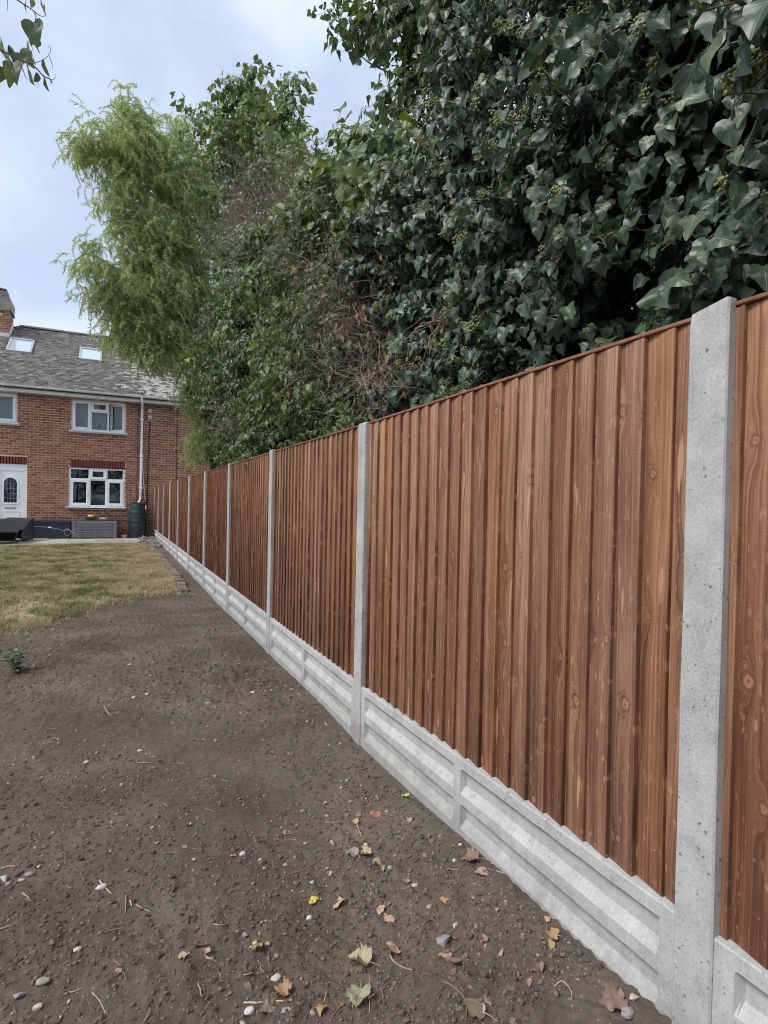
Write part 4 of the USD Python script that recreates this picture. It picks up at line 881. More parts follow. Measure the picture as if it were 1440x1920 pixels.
# ------------------------------------------------------------------ leaves
OUT = {
    'ivy': [(0, 0), (.15, -.09), (.34, -.08), (.50, .06), (.52, .20), (.41, .33), (.42, .44), (.34, .62), (.19, .79), (.08, .93), (0, 1)],
    'ivy3': [(0, 0), (.18, -.10), (.40, -.06), (.62, .10), (.66, .24), (.46, .34), (.33, .46), (.30, .62), (.18, .80), (.07, .94), (0, 1)],
    'heart': [(0, 0), (.14, -.10), (.32, -.09), (.44, .06), (.46, .24), (.39, .44), (.27, .64), (.13, .82), (.05, .94), (0, 1.02)],
    'oval': [(0, 0), (.14, .08), (.25, .25), (.28, .45), (.22, .68), (.10, .90), (0, 1)],
    'narrow': [(0, 0), (.07, .22), (.075, .55), (0, 1)],
    'maple': [(0, 0), (.20, -.10), (.42, -.02), (.36, .12), (.66, .28), (.50, .38), (.60, .62), (.36, .55), (.28, .70), (.14, .82), (0, 1.05)],
}
def leaf_shape(kind, fold=.25, droop=.18, ripple=.03, seed=0):
    h = np.array(OUT[kind], float); o = np.vstack([h, (h[1:-1] * [-1, 1])[::-1]]); n = len(o); rl = np.random.default_rng(seed)
    if kind == 'narrow':
        pts = np.array([(0, 0), (.08, .3), (.07, .65), (0, 1), (-.07, .65), (-.08, .3)]); z = -droop * pts[:, 1] ** 2
        return np.column_stack([pts, z]), np.array([[0, 1, 5], [5, 1, 2], [5, 2, 4], [4, 2, 3]]), np.column_stack([pts[:, 0] + .5, pts[:, 1]])
    c = np.array([0, .38]); mid = c + (o - c) * .55; pts = np.vstack([[c], mid, o])
    z = fold * np.abs(pts[:, 0]) ** 1.2 - droop * np.maximum(pts[:, 1], 0) ** 2 + ripple * np.sin(pts[:, 1] * 9 + np.sign(pts[:, 0]) * 2 + seed) * np.abs(pts[:, 0]) * 3 + rl.normal(0, .012, len(pts))
    f = [[0, 1 + i, 1 + (i + 1) % n] for i in range(n)] + [t for i in range(n) for t in ([1 + i, 1 + n + i, 1 + n + (i + 1) % n], [1 + i, 1 + n + (i + 1) % n, 1 + (i + 1) % n])]
    return np.column_stack([pts, z]), np.array(f)[:, ::-1], np.column_stack([pts[:, 0] + .5, pts[:, 1]])
def put_leaf(b, shape, base, tip, nor, L):
    v, f, uv = shape; t = np.asarray(tip, float); t /= np.linalg.norm(t); n = np.asarray(nor, float); n = n - t * (n @ t); n /= max(np.linalg.norm(n), 1e-6); u = np.cross(t, n)
    b.add(np.asarray(base) + L * (v[:, :1] * u + v[:, 1:2] * t + v[:, 2:] * n), f, np.column_stack([uv[:, 0] * .6 + .2 + SHADE.integers(64), uv[:, 1]]))

def leaf_material(name, ramp, rough=0.4, trans=0.22, veins=None, tcol=1.6, spec=0.5, nscale=20.0):
    N = {'g': ('geometry', {}), 'oi': ('object_info', {}), 'ad': ('math', {'math_type': 'add'}), 'fr': ('math', {'math_type': 'fraction'}), 'n': ('noise_texture', {'scale': nscale, 'detail': 3.0}),
         'mr': ('math', {'math_type': 'multiply_add', 'value2': 0.75}), 'nm': ('math', {'math_type': 'multiply', 'value2': 0.25}),
         'r': ('rgb_ramp', {'ramp': ramp}), 'p': ('principled_bsdf', {'roughness': rough, 'specular_ior_level': spec}), 't': ('translucent_bsdf', {}), 'hs': ('hsv', {'value': tcol, 'saturation': 1.15, 'hue': 0.48}), 'm': ('mix_closure', {'fac': trans})}
    N['luv'] = ('uvmap', {'attribute': 'st'}); N['lus'] = ('separate_xyz', {}); N['lfl'] = ('math', {'math_type': 'floor'}); N['lsc'] = ('math', {'math_type': 'multiply', 'value2': 0.618034})
    L = [('luv.UV', 'lus.vector'), ('lus.x', 'lfl.value1'), ('lfl.value', 'lsc.value1'), ('lsc.value', 'ad.value1'), ('oi.random', 'ad.value2'), ('ad.value', 'fr.value1'), ('fr.value', 'mr.value1'), ('g.position', 'n.vector'), ('n.fac', 'nm.value1'), ('nm.value', 'mr.value3'), ('mr.value', 'r.fac')]
    col = 'r.color'
    if veins:
        M = math_chain(N, L); N['uv'] = ('uvmap', {'attribute': 'st'}); N['us'] = ('separate_xyz', {}); L.append(('uv.UV', 'us.vector'))
        u = M('divide', M('subtract', M('fraction', 'us.x'), 0.5), 0.6); v_ = 'us.y'; best = None
        for a in (0, 34, -34, 72, -72):
            c, s = math.cos(math.radians(a)), math.sin(math.radians(a))
            along = M('add', M('multiply', u, s), M('multiply', v_, c)); per = M('absolute', M('subtract', M('multiply', u, c), M('multiply', v_, s)))
            d = M('add', per, M('multiply', M('less_than', along, 0.0), 1.0)); best = d if best is None else M('minimum', best, d)
        N['vr'] = ('map_range', {'range_type': 'smoothstep', 'from_min': 0.004, 'from_max': 0.024, 'to_min': 0.42, 'to_max': 0.0, 'clamp': True}); L.append((best, 'vr.value'))
        N['vm'] = ('mix', {'color2': veins}); L += [('vr.result', 'vm.fac'), (col, 'vm.color1')]; col = 'vm.color'
        N['bp'] = ('bump', {'strength': 0.35, 'distance': 0.002}); L += [('vr.result', 'bp.height'), ('bp.normal', 'p.normal')]
    L += [(col, 'p.base_color'), (col, 'hs.color'), ('hs.color', 't.color'), ('p.BSDF', 'm.closure1'), ('t.BSDF', 'm.closure2')]
    return mat(name, N, L, surface='m.closure')
IVY = leaf_material('ivy_leaf', [(0.0, (0.018, 0.040, 0.024)), (0.45, (0.036, 0.072, 0.040)), (0.8, (0.060, 0.104, 0.050)), (0.95, (0.10, 0.145, 0.052)), (1.0, (0.17, 0.19, 0.05))], 0.42, 0.15, (0.13, 0.17, 0.12), spec=0.5)
IVYS = leaf_material('small_ivy_leaf', [(0.0, (0.026, 0.052, 0.020)), (0.45, (0.055, 0.100, 0.034)), (0.8, (0.095, 0.150, 0.046)), (1.0, (0.20, 0.25, 0.060))], 0.42, 0.2, spec=0.45)
VINE = leaf_material('climber_leaf', [(0.0, (0.045, 0.090, 0.026)), (0.6, (0.085, 0.140, 0.038)), (1.0, (0.19, 0.24, 0.05))], 0.45, 0.30)
BROAD = leaf_material('pointed_leaf', [(0.0, (0.030, 0.060, 0.022)), (0.6, (0.060, 0.100, 0.032)), (0.93, (0.105, 0.140, 0.040)), (1.0, (0.21, 0.20, 0.04))], 0.42, 0.32)
WILLOW = leaf_material('willow_leaf', [(0.0, (0.155, 0.235, 0.092)), (0.5, (0.29, 0.375, 0.155)), (0.85, (0.43, 0.50, 0.22)), (1.0, (0.58, 0.57, 0.20))], 0.5, 0.48, nscale=0.9)
BRAM = leaf_material('bramble_leaf', [(0.0, (0.050, 0.085, 0.032)), (0.6, (0.105, 0.150, 0.062)), (1.0, (0.18, 0.20, 0.08))], 0.55, 0.25)
DRY = leaf_material('dry_leaf', [(0.0, (0.11, 0.062, 0.034)), (0.6, (0.20, 0.118, 0.066)), (1.0, (0.31, 0.20, 0.12))], 0.7, 0.15)
UMBEL = plain('ivy_flower', (0.215, 0.235, 0.068), 0.7, 0.35, 300.0)
STEM = plain('green_stem', (0.095, 0.095, 0.045), 0.6, 0.3, 60.0)
BARK = plain('brown_bark', (0.060, 0.048, 0.038), 0.95, 0.4, 30.0, 0.8)
TWIG = plain('dead_twig', (0.185, 0.145, 0.112), 0.9, 0.35, 40.0)
SHAPES = {k: [leaf_shape(k, fo, dr, rp, sd) for sd, (fo, dr, rp) in enumerate([(.40, .26, .05), (.22, .46, .08), (.60, .18, .05), (-.22, .40, .07)])] for k in OUT}
OCT = trimesh.creation.icosphere(0)
def umbel(b, sb, base, d, rg, R=.016):
    d = d / np.linalg.norm(d); c = base + d * .03; sb.tube([base, c], .0016, 3, False)
    for k in range(17):
        w = rg.normal(0, 1, 3); w /= np.linalg.norm(w); w = w + d * .35; w /= np.linalg.norm(w)
        b.add(c + w * R + np.array(OCT.vertices) * .0042, OCT.faces)
def nz_(v): v = np.asarray(v, float); return v / max(np.linalg.norm(v), 1e-9)
def spray(kind, n, L, rg, reach=.32, flowers=0, hang=.75, m=None, lift=.1, spread=.8):
    """A leafy shoot growing outwards along +x; its leaves hang and face outwards."""
    lv, st, um = MB(), MB(), MB(); up = np.array([0, 0, 1.0]); pts = [np.zeros(3)]; d = nz_([1, rg.normal(0, .35), lift + rg.normal(0, .25)])
    for k in range(7):
        d = nz_(d + [0, rg.normal(0, .14), -.10 + rg.normal(0, .09)]); pts.append(pts[-1] + d * reach / 7)
    pts = np.array(pts); st.tube(pts, np.linspace(.0032, .0014, 8), 3, False)
    for k in range(n):
        q = (k + .6) / n * 7; i = min(int(q), 6); p = pts[i] + (pts[i + 1] - pts[i]) * (q - i); side = (1 if k % 2 else -1)
        out = nz_([.35 + rg.normal(0, .25), side * spread + rg.normal(0, .35), .15 + rg.normal(0, .3)])
        pe = p + out * L * rg.uniform(.35, .9); st.tube([p, (p + pe) / 2 + [0, 0, .006], pe], .0011, 3, False)
        tip = nz_(out * (1 - hang) + np.array([.25, 0, -1]) * hang + rg.normal(0, .22, 3)); nor = nz_(np.array([.85, 0, .45]) + out * .35 + rg.normal(0, .28, 3))
        put_leaf(lv, SHAPES[kind][rg.integers(4)], pe, tip, nor, L * rg.uniform(.6, 1.15))
    for k in range(flowers):
        p = pts[-1 - k % 3]; umbel(um, st, p, nz_([.6, rg.normal(0, .6), .6 + rg.normal(0, .3)]), rg)
    return [('leaves', lv, m, True, True), ('stems', st, STEM, False, False), ('flowers', um, UMBEL, False, False)]
def frames(out, rg, jz=.5, jt=.25):
    """Random shoot frames whose +x points about along out."""
    n = len(out); a = np.arctan2(out[:, 1], out[:, 0]) + rg.normal(0, jz, n); e = np.arctan2(out[:, 2], np.hypot(out[:, 0], out[:, 1])) + rg.normal(0, jt, n); ro = rg.normal(0, .35, n)
    return Rot.from_euler('zyx', np.column_stack([a, -e, ro])).as_matrix()
def poly_px(pts, x): return Polygon([tuple(at(px, py, 0, x)[1:]) for px, py in pts]).buffer(0)
def fill(poly, n, rg):
    a, b_, c, d = poly.bounds; P = np.column_stack([rg.uniform(a, c, n * 3), rg.uniform(b_, d, n * 3)]); P = P[contains_xy(poly, P[:, 0], P[:, 1])]
    return P[:n]
def bump(y, z, s=1): return meshkit.fbm(np.stack([y * 1.7, z * 1.7, 0 * y + s], -1), 3, 5)

from scipy.interpolate import make_interp_spline
def limb(b, pts, r0, r1, n=7, wig=.03, rg=None, steps_=10):
    pts = np.array(pts, float); k_ = len(pts)
    if rg is not None: pts[1:-1] += rg.normal(0, wig, pts[1:-1].shape)
    q = make_interp_spline(np.arange(k_), pts, k=min(3, k_ - 1) if k_ != 3 else 2)(np.linspace(0, k_ - 1, steps_))
    if rg is not None: q[1:-1] += rg.normal(0, min(wig * .12, r0 * .35), q[1:-1].shape)
    b.tube(q, np.linspace(r0, r1, steps_), n)

# ---- the big dark ivy over the near fence
r = np.random.default_rng(31)
ivy = thing('ivy_hedge', 'tall dark green ivy with yellow green flower heads towering behind the near fence', 'ivy')
b = MB()
for (y, x) in ((1.3, 2.35), (2.3, 2.5), (3.3, 2.4)): limb(b, [(x, y, -.1), (x + .1, y + .1, 1.5), (x - .1, y + .2, 2.8), (x + .1, y + .1, 3.9)], .10, .03, 8, .05, r, 14)
for k in range(46):
    y = r.uniform(.7, 3.9); z = r.uniform(1.5, 4.6); limb(b, [(2.35, y + r.normal(0, .3), z - .5), (1.9, y, z), (1.62, y + r.normal(0, .25), z + r.normal(.1, .25))], .012, .004, 5, .03, r, 7)
b.build('trunk', BARK, ivy)
prot = [spray('ivy' if k % 3 else 'ivy3', r.integers(10, 15), .053, r, .30, (0, 2, 0, 3, 0, 0)[k % 6], .72, IVY) for k in range(12)]
NEAR = [(1460, -260), (900, -260), (905, 0), (930, 130), (905, 240), (850, 330), (745, 430), (715, 560), (730, 640), (690, 760), (690, 830), (1460, 700)]
front = poly_px(NEAR, 1.6).union(sbox(.25, 1.45, 1.4, 3.3))
def sheet_x(y, z):
    lean = .16 * np.clip((z - 1.7) / .5, 0, 1) * np.clip((2.4 - y) / 1.0, 0, 1)
    return 1.62 - lean + .42 * (bump(y, z) - .5) * 1.6 + .10 * np.clip(z - 2.6, 0, 3)
pos, out = [], []
for layer, (n, dx) in enumerate(((1350, 0.0), (1000, .16), (700, .36), (450, .62))):
    P = fill(front if layer < 2 else front.buffer(-.03), n, r); x = sheet_x(P[:, 0], P[:, 1]) + dx + r.normal(0, .05, len(P))
    hole = meshkit.fbm(np.stack([P[:, 0] * 2.6, P[:, 1] * 2.6, 0 * P[:, 0] + 9], -1), 2, 8)
    ok = (hole > .36) | (layer > 1); ok &= (x > D + .20) | (P[:, 1] > 1.78)
    hc = at(1215, 505, 0, 1.6)[1:]; ok &= (((P[:, 0] - hc[0]) / .17) ** 2 + ((P[:, 1] - hc[1]) / .15) ** 2 > 1) | (layer > 2)
    pos.append(np.column_stack([x, P])[ok]); out.append(np.column_stack([0 * x - 1, r.normal(-.25, .3, len(x)), r.normal(.10, .25, len(x))])[ok])
pos, out = np.vstack(pos), np.vstack(out); n = len(pos)
data(instancer(str(ivy.GetPath()) + '/foliage', prot, pos, frames(out, r), r.uniform(.7, 1.25, n), r.integers(0, 12, n)), kind='stuff')
# the far side of the hedge: big overlapping shoots that close the mass
P = fill(poly_px([(p[0], p[1] + 60) for p in NEAR], 1.6).union(sbox(0, .3, 4.4, 3.2)), 700, r); n = len(P)
pos = np.column_stack([r.uniform(2.5, 3.3, n), P[:, 0] * 1.35, P[:, 1] * 1.12]); out = np.column_stack([r.choice([-1, 1], n) * 1.0, r.normal(0, .4, n), r.normal(.1, .3, n)])
data(instancer(str(ivy.GetPath()) + '/inner_foliage', prot, pos, frames(out, r, .8), r.uniform(1.5, 2.3, n), r.integers(0, 12, n)), kind='stuff')
# the nearest leaves, each one its own
big = [(1300, 150, 1.36, .105), (1345, 55, 1.3, .10), (1385, 40, 1.28, .11), (1365, 245, 1.33, .075), (1395, 160, 1.28, .085), (1230, 565, 1.42, .10), (1262, 560, 1.40, .11), (1305, 585, 1.42, .075), (1205, 530, 1.46, .06), (1290, 250, 1.40, .07), (1335, 335, 1.36, .08), (1310, 420, 1.36, .085), (1400, 370, 1.3, .085), (1425, 300, 1.27, .09), (1250, 90, 1.42, .085), (1190, 130, 1.46, .07), (1140, 300, 1.50, .075), (1090, 330, 1.52, .075), (1165, 255, 1.5, .07), (1220, 300, 1.48, .075), (1060, 420, 1.55, .08), (1095, 430, 1.53, .08), (1130, 460, 1.52, .07), (1280, 520, 1.42, .075), (1400, 470, 1.32, .09), (1430, 520, 1.3, .08), (1350, 505, 1.36, .075), (1230, 390, 1.46, .08), (1270, 340, 1.43, .08), (1180, 360, 1.49, .075)]
r2 = np.random.default_rng(77)
for k in range(290):
    px = r2.uniform(880, 1440); py = r2.uniform(0, 640)
    if py > 560 - (px - 1440) * -.3 and px > 900: py = r2.uniform(0, 420)
    big.append((px, py, 1.56 - .25 * (px - 880) / 560 + r2.normal(0, .06), r2.uniform(.032, .052)))
for k, (px, py, x, L) in enumerate(big):
    p = at(px, py, 0, x); y_, z_ = p[1], p[2]
    if z_ < 1.72: continue
    if k >= 30 and meshkit.noise(np.array([[y_ * 3.1, z_ * 3.1, 4.0]]), 6)[0] < .40: continue
    if k < 30: L *= 1.05 if k < 6 else .8
    p = np.array([min(x, float(sheet_x(np.array([y_]), np.array([z_]))[0]) - .06), y_, z_]) if k >= 30 else p
    if k >= 30 and ((px - 1215) / 120) ** 2 + ((py - 505) / 85) ** 2 < 1: continue
    b = MB(); sh = leaf_shape(('ivy', 'ivy3', 'heart')[r2.choice(3, p=[.6, .25, .15])], r2.uniform(-.1, .65) if k >= 30 else r2.uniform(.05, .3), r2.uniform(.1, .5) if k >= 30 else r2.uniform(.1, .25), r2.uniform(.03, .09), k)
    up_ = p + np.array([.01, r2.normal(0, .01), L * .45])
    put_leaf(b, sh, up_, [-.25 + r2.normal(0, .2), r2.normal(0, .42), -.9], [-.8, -.35 + r2.normal(0, .3), .35 + r2.normal(0, .25)], L)
    b.build('leaf', IVY, ivy, uv=True, smooth=True)
b = MB()
for pts, rad in (([(1240, 240, 1.5), (1300, 90, 1.45), (1335, 0, 1.42)], .0055), ([(1420, 225, 1.35), (1385, 300, 1.36), (1360, 350, 1.38)], .0035), ([(1340, 370, 1.38), (1290, 420, 1.39), (1240, 470, 1.4)], .0035), ([(1300, 520, 1.42), (1250, 560, 1.43), (1200, 575, 1.45)], .003), ([(1120, 350, 1.5), (1180, 345, 1.49), (1240, 300, 1.46)], .003), ([(940, 80, 1.9), (965, 160, 1.85), (990, 200, 1.8)], .006)):
    b = MB(); limb(b, [at(px, py, 0, x) for px, py, x in pts], rad, rad * .7, 5, .004, r, 9); b.build('stem', TWIG, ivy)

# ---- the ivy clad thicket in the middle
thk = thing('ivy_thicket', 'bushy thicket clad in small leaved ivy behind the middle of the fence', 'thicket')
r = np.random.default_rng(41)
MID = [(735, 830), (720, 640), (715, 560), (760, 430), (850, 330), (760, 300), (690, 330), (640, 320), (585, 330), (540, 360), (480, 400), (430, 470), (395, 520), (385, 620), (400, 700), (395, 760), (430, 860), (520, 850)]
reg = poly_px(MID, 1.55)
b = MB()
for (y, x, zt) in ((4.2, 2.5, 3.1), (5.6, 2.6, 3.7), (7.2, 2.6, 4.6), (9.0, 2.5, 4.6)):
    limb(b, [(x, y, -.1), (x + .1, y - .1, zt * .5), (x - .1, y + .1, zt)], .11, .03, 8, .06, r, 12)
    for k in range(12):
        z = r.uniform(1, zt); limb(b, [(x, y, z), (x - .5, y + r.normal(0, .4), z + .3), (1.75, y + r.normal(0, .7), z + r.normal(.3, .3))], .02, .005, 5, .05, r, 8)
b.build('trunk', BARK, thk)
prot = [spray('ivy' if k % 3 else 'oval', r.integers(12, 17), .056, r, .30, (0, 0, 2, 0)[k % 4], .62, IVYS) for k in range(10)]
pos, out = [], []
def mid_x(y, z): return 1.62 + .60 * (bump(y, z, 4) - .5) * 1.7 + .16 * np.clip(z - 2.2, 0, 5) * .8 - .10 * np.clip((y - 6) / 4, 0, 1)
for layer, (n, dx) in enumerate(((2300, 0.0), (1700, .22), (1100, .5))):
    P = fill(reg, n, r); x = mid_x(P[:, 0], P[:, 1]) + dx + r.normal(0, .07, len(P)); hole = meshkit.fbm(np.stack([P[:, 0] * 1.9, P[:, 1] * 1.9, 0 * P[:, 0] + 3], -1), 2, 18)
    ok = (hole > .37) | (layer > 1); ok &= (x > D + .2) | (P[:, 1] > 1.8)
    pos.append(np.column_stack([x, P])[ok]); out.append(np.column_stack([0 * x - 1, r.normal(-.35, .35, len(x)), r.normal(.18, .3, len(x))])[ok])
pos, out = np.vstack(pos), np.vstack(out); n = len(pos)
data(instancer(str(thk.GetPath()) + '/foliage', prot, pos, frames(out, r), r.uniform(.7, 1.3, n), r.integers(0, 10, n)), kind='stuff')
P = fill(reg.buffer(-.1).union(sbox(3, .3, 10.5, 2.4)), 900, r); n = len(P)
pos = np.column_stack([r.uniform(2.6, 3.6, n), P[:, 0] * 1.05, P[:, 1] * 1.0]); out = np.column_stack([r.choice([-1, 1], n) * 1.0, r.normal(0, .4, n), r.normal(.1, .3, n)])
data(instancer(str(thk.GetPath()) + '/inner_foliage', prot, pos, frames(out, r, .8), r.uniform(1.8, 2.8, n), r.integers(0, 10, n)), kind='stuff')

prot2 = prot
c_ = []
for (px, py, rx, ry, x, n) in ((450, 420, 50, 60, 2.4, 150), (510, 330, 60, 60, 2.5, 170), (470, 370, 40, 50, 2.2, 80), (430, 520, 40, 60, 2.1, 70), (560, 340, 50, 50, 2.3, 70), (400, 640, 26, 70, 1.9, 60)):
    c = at(px, py, 0, x); s = np.linalg.norm(c - EYE) / F; w = r.normal(0, .6, (n, 3)); c_.append(c + w[:, :1] * RIGHT * rx * s - w[:, 1:2] * DOWN * ry * s + w[:, 2:] * FWD * rx * s)
c_ = np.vstack(c_); n = len(c_)
data(instancer(str(thk.GetPath()) + '/upper_foliage', prot, c_, frames(np.column_stack([r.normal(-1, .4, n), r.normal(-.4, .5, n), r.normal(.1, .3, n)]), r), r.uniform(.8, 1.4, n), r.integers(0, 10, n)), kind='stuff')

# ---- the tree with pointed leaves leaning out over the gap of sky
r = np.random.default_rng(51)
tree = thing('pointed_leaf_tree', 'open tree with drooping pointed leaves against the sky, above the ivy', 'tree')
b = MB(); limb(b, [(3.4, 4.6, -.1), (3.2, 4.4, 2.2), (2.7, 3.9, 4.2), (2.2, 3.6, 5.6)], .12, .05, 8, .05, r, 14)
for pts in ([(1010, 90, 2.4), (930, 75, 2.2), (870, 55, 2.1), (830, 70, 2.0), (790, 110, 2.0)], [(960, 90, 2.3), (945, 30, 2.2), (930, -40, 2.1)], [(900, 120, 2.2), (800, 150, 2.0), (700, 120, 1.9), (650, 40, 1.85)], [(860, 60, 2.1), (760, 20, 1.95), (660, 10, 1.85)], [(930, 260, 2.2), (860, 220, 2.1), (780, 210, 2.0), (735, 225, 1.95)], [(1010, 90, 2.4), (1040, 160, 2.6), (1060, 260, 3.0)]):
    limb(b, [at(px, py, 0, x) for px, py, x in pts], .011, .003, 6, .02, r, 16)
b.build('trunk', BARK, tree)
prot = [spray('heart', r.integers(7, 10), .086, r, .26, 0, .90, BROAD, .0, .55) for k in range(8)]
pos = []
for (px, py, rx, ry, x, n) in ((640, 45, 26, 40, 1.85, 7), (665, 75, 22, 45, 1.9, 6), (700, 40, 45, 55, 1.9, 16), (735, 75, 28, 32, 1.95, 8), (775, 40, 50, 60, 2.0, 26), (830, 60, 55, 75, 2.1, 36), (890, 70, 50, 85, 2.15, 44), (800, 130, 35, 40, 2.05, 15), (850, 160, 50, 50, 2.1, 26), (915, 190, 50, 60, 2.2, 34), (745, 190, 30, 28, 1.95, 8), (775, 175, 24, 26, 2.0, 6), (812, 190, 22, 20, 2.0, 5), (860, 245, 45, 35, 2.1, 18), (930, 290, 30, 40, 2.2, 14), (820, 280, 40, 30, 2.05, 14), (720, -50, 120, 45, 2.0, 40), (870, -50, 90, 45, 2.1, 40), (960, 30, 40, 70, 2.3, 24)):
    c = at(px + max(0, 800 - px) * .28, py, 0, x); s = np.linalg.norm(c - EYE) / F
    w = r.normal(0, .5, (n, 3)); pos.append(c + w[:, :1] * RIGHT * rx * s + w[:, 1:2] * (-DOWN) * ry * s + w[:, 2:] * FWD * max(rx, ry) * s * .8 + [0, 0, .05])
pos = np.vstack(pos); n = len(pos); out = np.column_stack([r.normal(-.8, .5, n), r.normal(-.2, .7, n), r.normal(-.1, .3, n)])
data(instancer(str(tree.GetPath()) + '/crown', prot, pos, frames(out, r, .8), r.uniform(.65, 1.1, n), r.integers(0, 8, n)), kind='stuff')

# ---- bright green climber with large leaves
r = np.random.default_rng(61)
vine = thing('climbing_vine', 'bright green climber with large heart shaped leaves rising over the thicket to its peak', 'climber')
prot = [spray('heart', r.integers(6, 10), .115, r, .34, 0, .55, VINE, .2, .8) for k in range(6)]
pos = []; b = MB()
for (px, py, rx, ry, x, n) in ((480, 168, 40, 24, 2.0, 26), (470, 205, 60, 32, 2.0, 70), (420, 250, 50, 30, 1.95, 60), (490, 250, 60, 40, 2.0, 90), (540, 225, 26, 44, 2.05, 34), (395, 285, 32, 40, 1.9, 34), (470, 290, 60, 30, 2.1, 50), (440, 320, 40, 40, 1.9, 20), (400, 370, 25, 40, 1.85, 10), (545, 290, 30, 24, 2.0, 10), (500, 440, 20, 26, 1.5, 10), (515, 520, 22, 36, 1.5, 12), (545, 590, 26, 22, 1.45, 8), (525, 640, 20, 28, 1.45, 6), (640, 345, 40, 26, 1.6, 20), (700, 320, 60, 40, 1.65, 34), (770, 330, 40, 30, 1.7, 16), (690, 270, 30, 18, 1.7, 9), (735, 280, 26, 16, 1.75, 8), (605, 350, 24, 20, 1.6, 8), (575, 400, 24, 20, 1.55, 6), (376, 700, 22, 26, 1.42, 9), (445, 640, 14, 20, 1.4, 4), (610, 420, 40, 14, 1.5, 7), (700, 420, 30, 20, 1.5, 7), (480, 160, 50, 14, 2.0, 6)):
    c = at(px, py, 0, x); s = np.linalg.norm(c - EYE) / F; w = r.normal(0, .55, (n, 3))
    pos.append(c + w[:, :1] * RIGHT * rx * s + w[:, 1:2] * (-DOWN) * ry * s + w[:, 2:] * FWD * min(rx, ry) * s * .8)
    limb(b, [c + [.3, 0, -.9], c + [.15, r.normal(0, .1), -.4], c + r.normal(0, .05, 3)], .008, .003, 4, .03, r, 8)
for (px, py, ln_) in ((455, 150, 70), (490, 140, 60), (520, 175, 45), (430, 160, 40)):   # shoots reaching up
    c = at(px, py + ln_, 0, 2.0); s = np.linalg.norm(c - EYE) / F; limb(b, [c, c + [0, .05, ln_ * s * .5], c + [-.05, .1, ln_ * s]], .006, .002, 4, .02, r, 8); pos.append(c + np.array([[0, .05, ln_ * s * q] for q in (.55, .85)]))
for (px, py, x, pts) in ((700, 260, 1.7, [(700, 300), (697, 230), (690, 150)]), (680, 250, 1.7, [(690, 260), (676, 215), (662, 198)]), (612, 280, 1.6, [(615, 300), (611, 250), (606, 225)]), (685, 260, 1.7, [(700, 255), (686, 230), (678, 205)])):
    limb(b, [at(a_, c_, 0, x) for a_, c_ in pts], .0014, .0007, 4, .008, r, 8)
b.build('stem', STEM, vine)
pos = np.vstack(pos); n = len(pos); out = np.column_stack([r.normal(-.9, .3, n), r.normal(-.4, .5, n), r.normal(.2, .3, n)])
data(instancer(str(vine.GetPath()) + '/foliage', prot, pos, frames(out, r, .6), r.uniform(.6, 1.15, n), r.integers(0, 6, n)), kind='stuff')

# ---- brambles and dead brushwood caught in the thicket
r = np.random.default_rng(71)
br = thing('bramble', 'dull green bramble with arching canes sprawling over the middle of the thicket', 'bramble')
prot = [spray('oval', r.integers(10, 15), .050, r, .34, 0, .35, BRAM, .1, .9) for k in range(6)]
pos = []; b = MB()
for (px, py, rx, ry, x, n) in ((520, 420, 70, 50, 1.6, 60), (600, 470, 70, 50, 1.5, 80), (650, 400, 60, 40, 1.6, 60), (690, 500, 50, 45, 1.5, 50), (620, 560, 60, 40, 1.42, 60), (560, 600, 45, 30, 1.42, 30), (600, 330, 40, 30, 1.7, 20), (560, 320, 40, 40, 1.8, 24), (660, 580, 40, 24, 1.42, 24)):
    c = at(px, py, 0, x); s = np.linalg.norm(c - EYE) / F; w = r.normal(0, .6, (n, 3)); pos.append(c + w[:, :1] * RIGHT * rx * s + w[:, 1:2] * (-DOWN) * ry * s + w[:, 2:] * FWD * min(rx, ry) * s * .8)
for pts in ([(420, 495), (500, 480), (580, 475), (640, 470), (700, 500), (740, 530)], [(520, 385), (560, 380), (600, 400), (640, 420)], [(640, 330), (680, 420), (710, 470), (735, 560)], [(590, 520), (640, 500), (690, 450)]):
    limb(b, [at(px, py, 0, 1.45) for px, py in pts], .007, .003, 5, .012, r, 16)
b.build('cane', BARK, br)
pos = np.vstack(pos); n = len(pos); out = np.column_stack([r.normal(-.9, .3, n), r.normal(-.3, .5, n), r.normal(.2, .3, n)])
data(instancer(str(br.GetPath()) + '/foliage', prot, pos, frames(out, r, .7), r.uniform(.6, 1.1, n), r.integers(0, 6, n)), kind='stuff')
def dead_brush(name, label, blobs, seed, leaves=0):
    t = thing(name, label, 'dead twigs'); rg = np.random.default_rng(seed); b = MB(); lb = MB()
    for (px, py, rx, ry, x, n, down) in blobs:
        c = at(px, py, 0, x); s = np.linalg.norm(c - EYE) / F
        for k in range(n):
            w = rg.normal(0, .5, 3); p = c + w[0] * RIGHT * rx * s - w[1] * DOWN * ry * s + w[2] * FWD * rx * s * .5; d = nz_(rg.normal(0, 1, 3) * [.5, 1, .8] + [-.2, 0, -down]); pts = [p]
            for q in range(6): d = nz_(d + rg.normal(0, .35, 3) + [0, 0, -.06 * down]); pts.append(pts[-1] + d * rg.uniform(.03, .09) * (1.0 if x < 1.7 else 1.5))
            b.tube(pts, np.linspace(1, .4, 7) * rg.uniform(.0012, .0036), 3, False)
            for q in range(leaves):
                if rg.random() < .5: put_leaf(lb, SHAPES['oval'][rg.integers(4)], pts[rg.integers(7)], [rg.normal(0, .4), rg.normal(0, .4), -1], [-1, -.3, .3] + rg.normal(0, .4, 3), rg.uniform(.02, .05))
    b.build('twigs', TWIG, t, kind='stuff')
    if lb.n: lb.build('withered_leaves', DRY, t, kind='stuff', smooth=True)
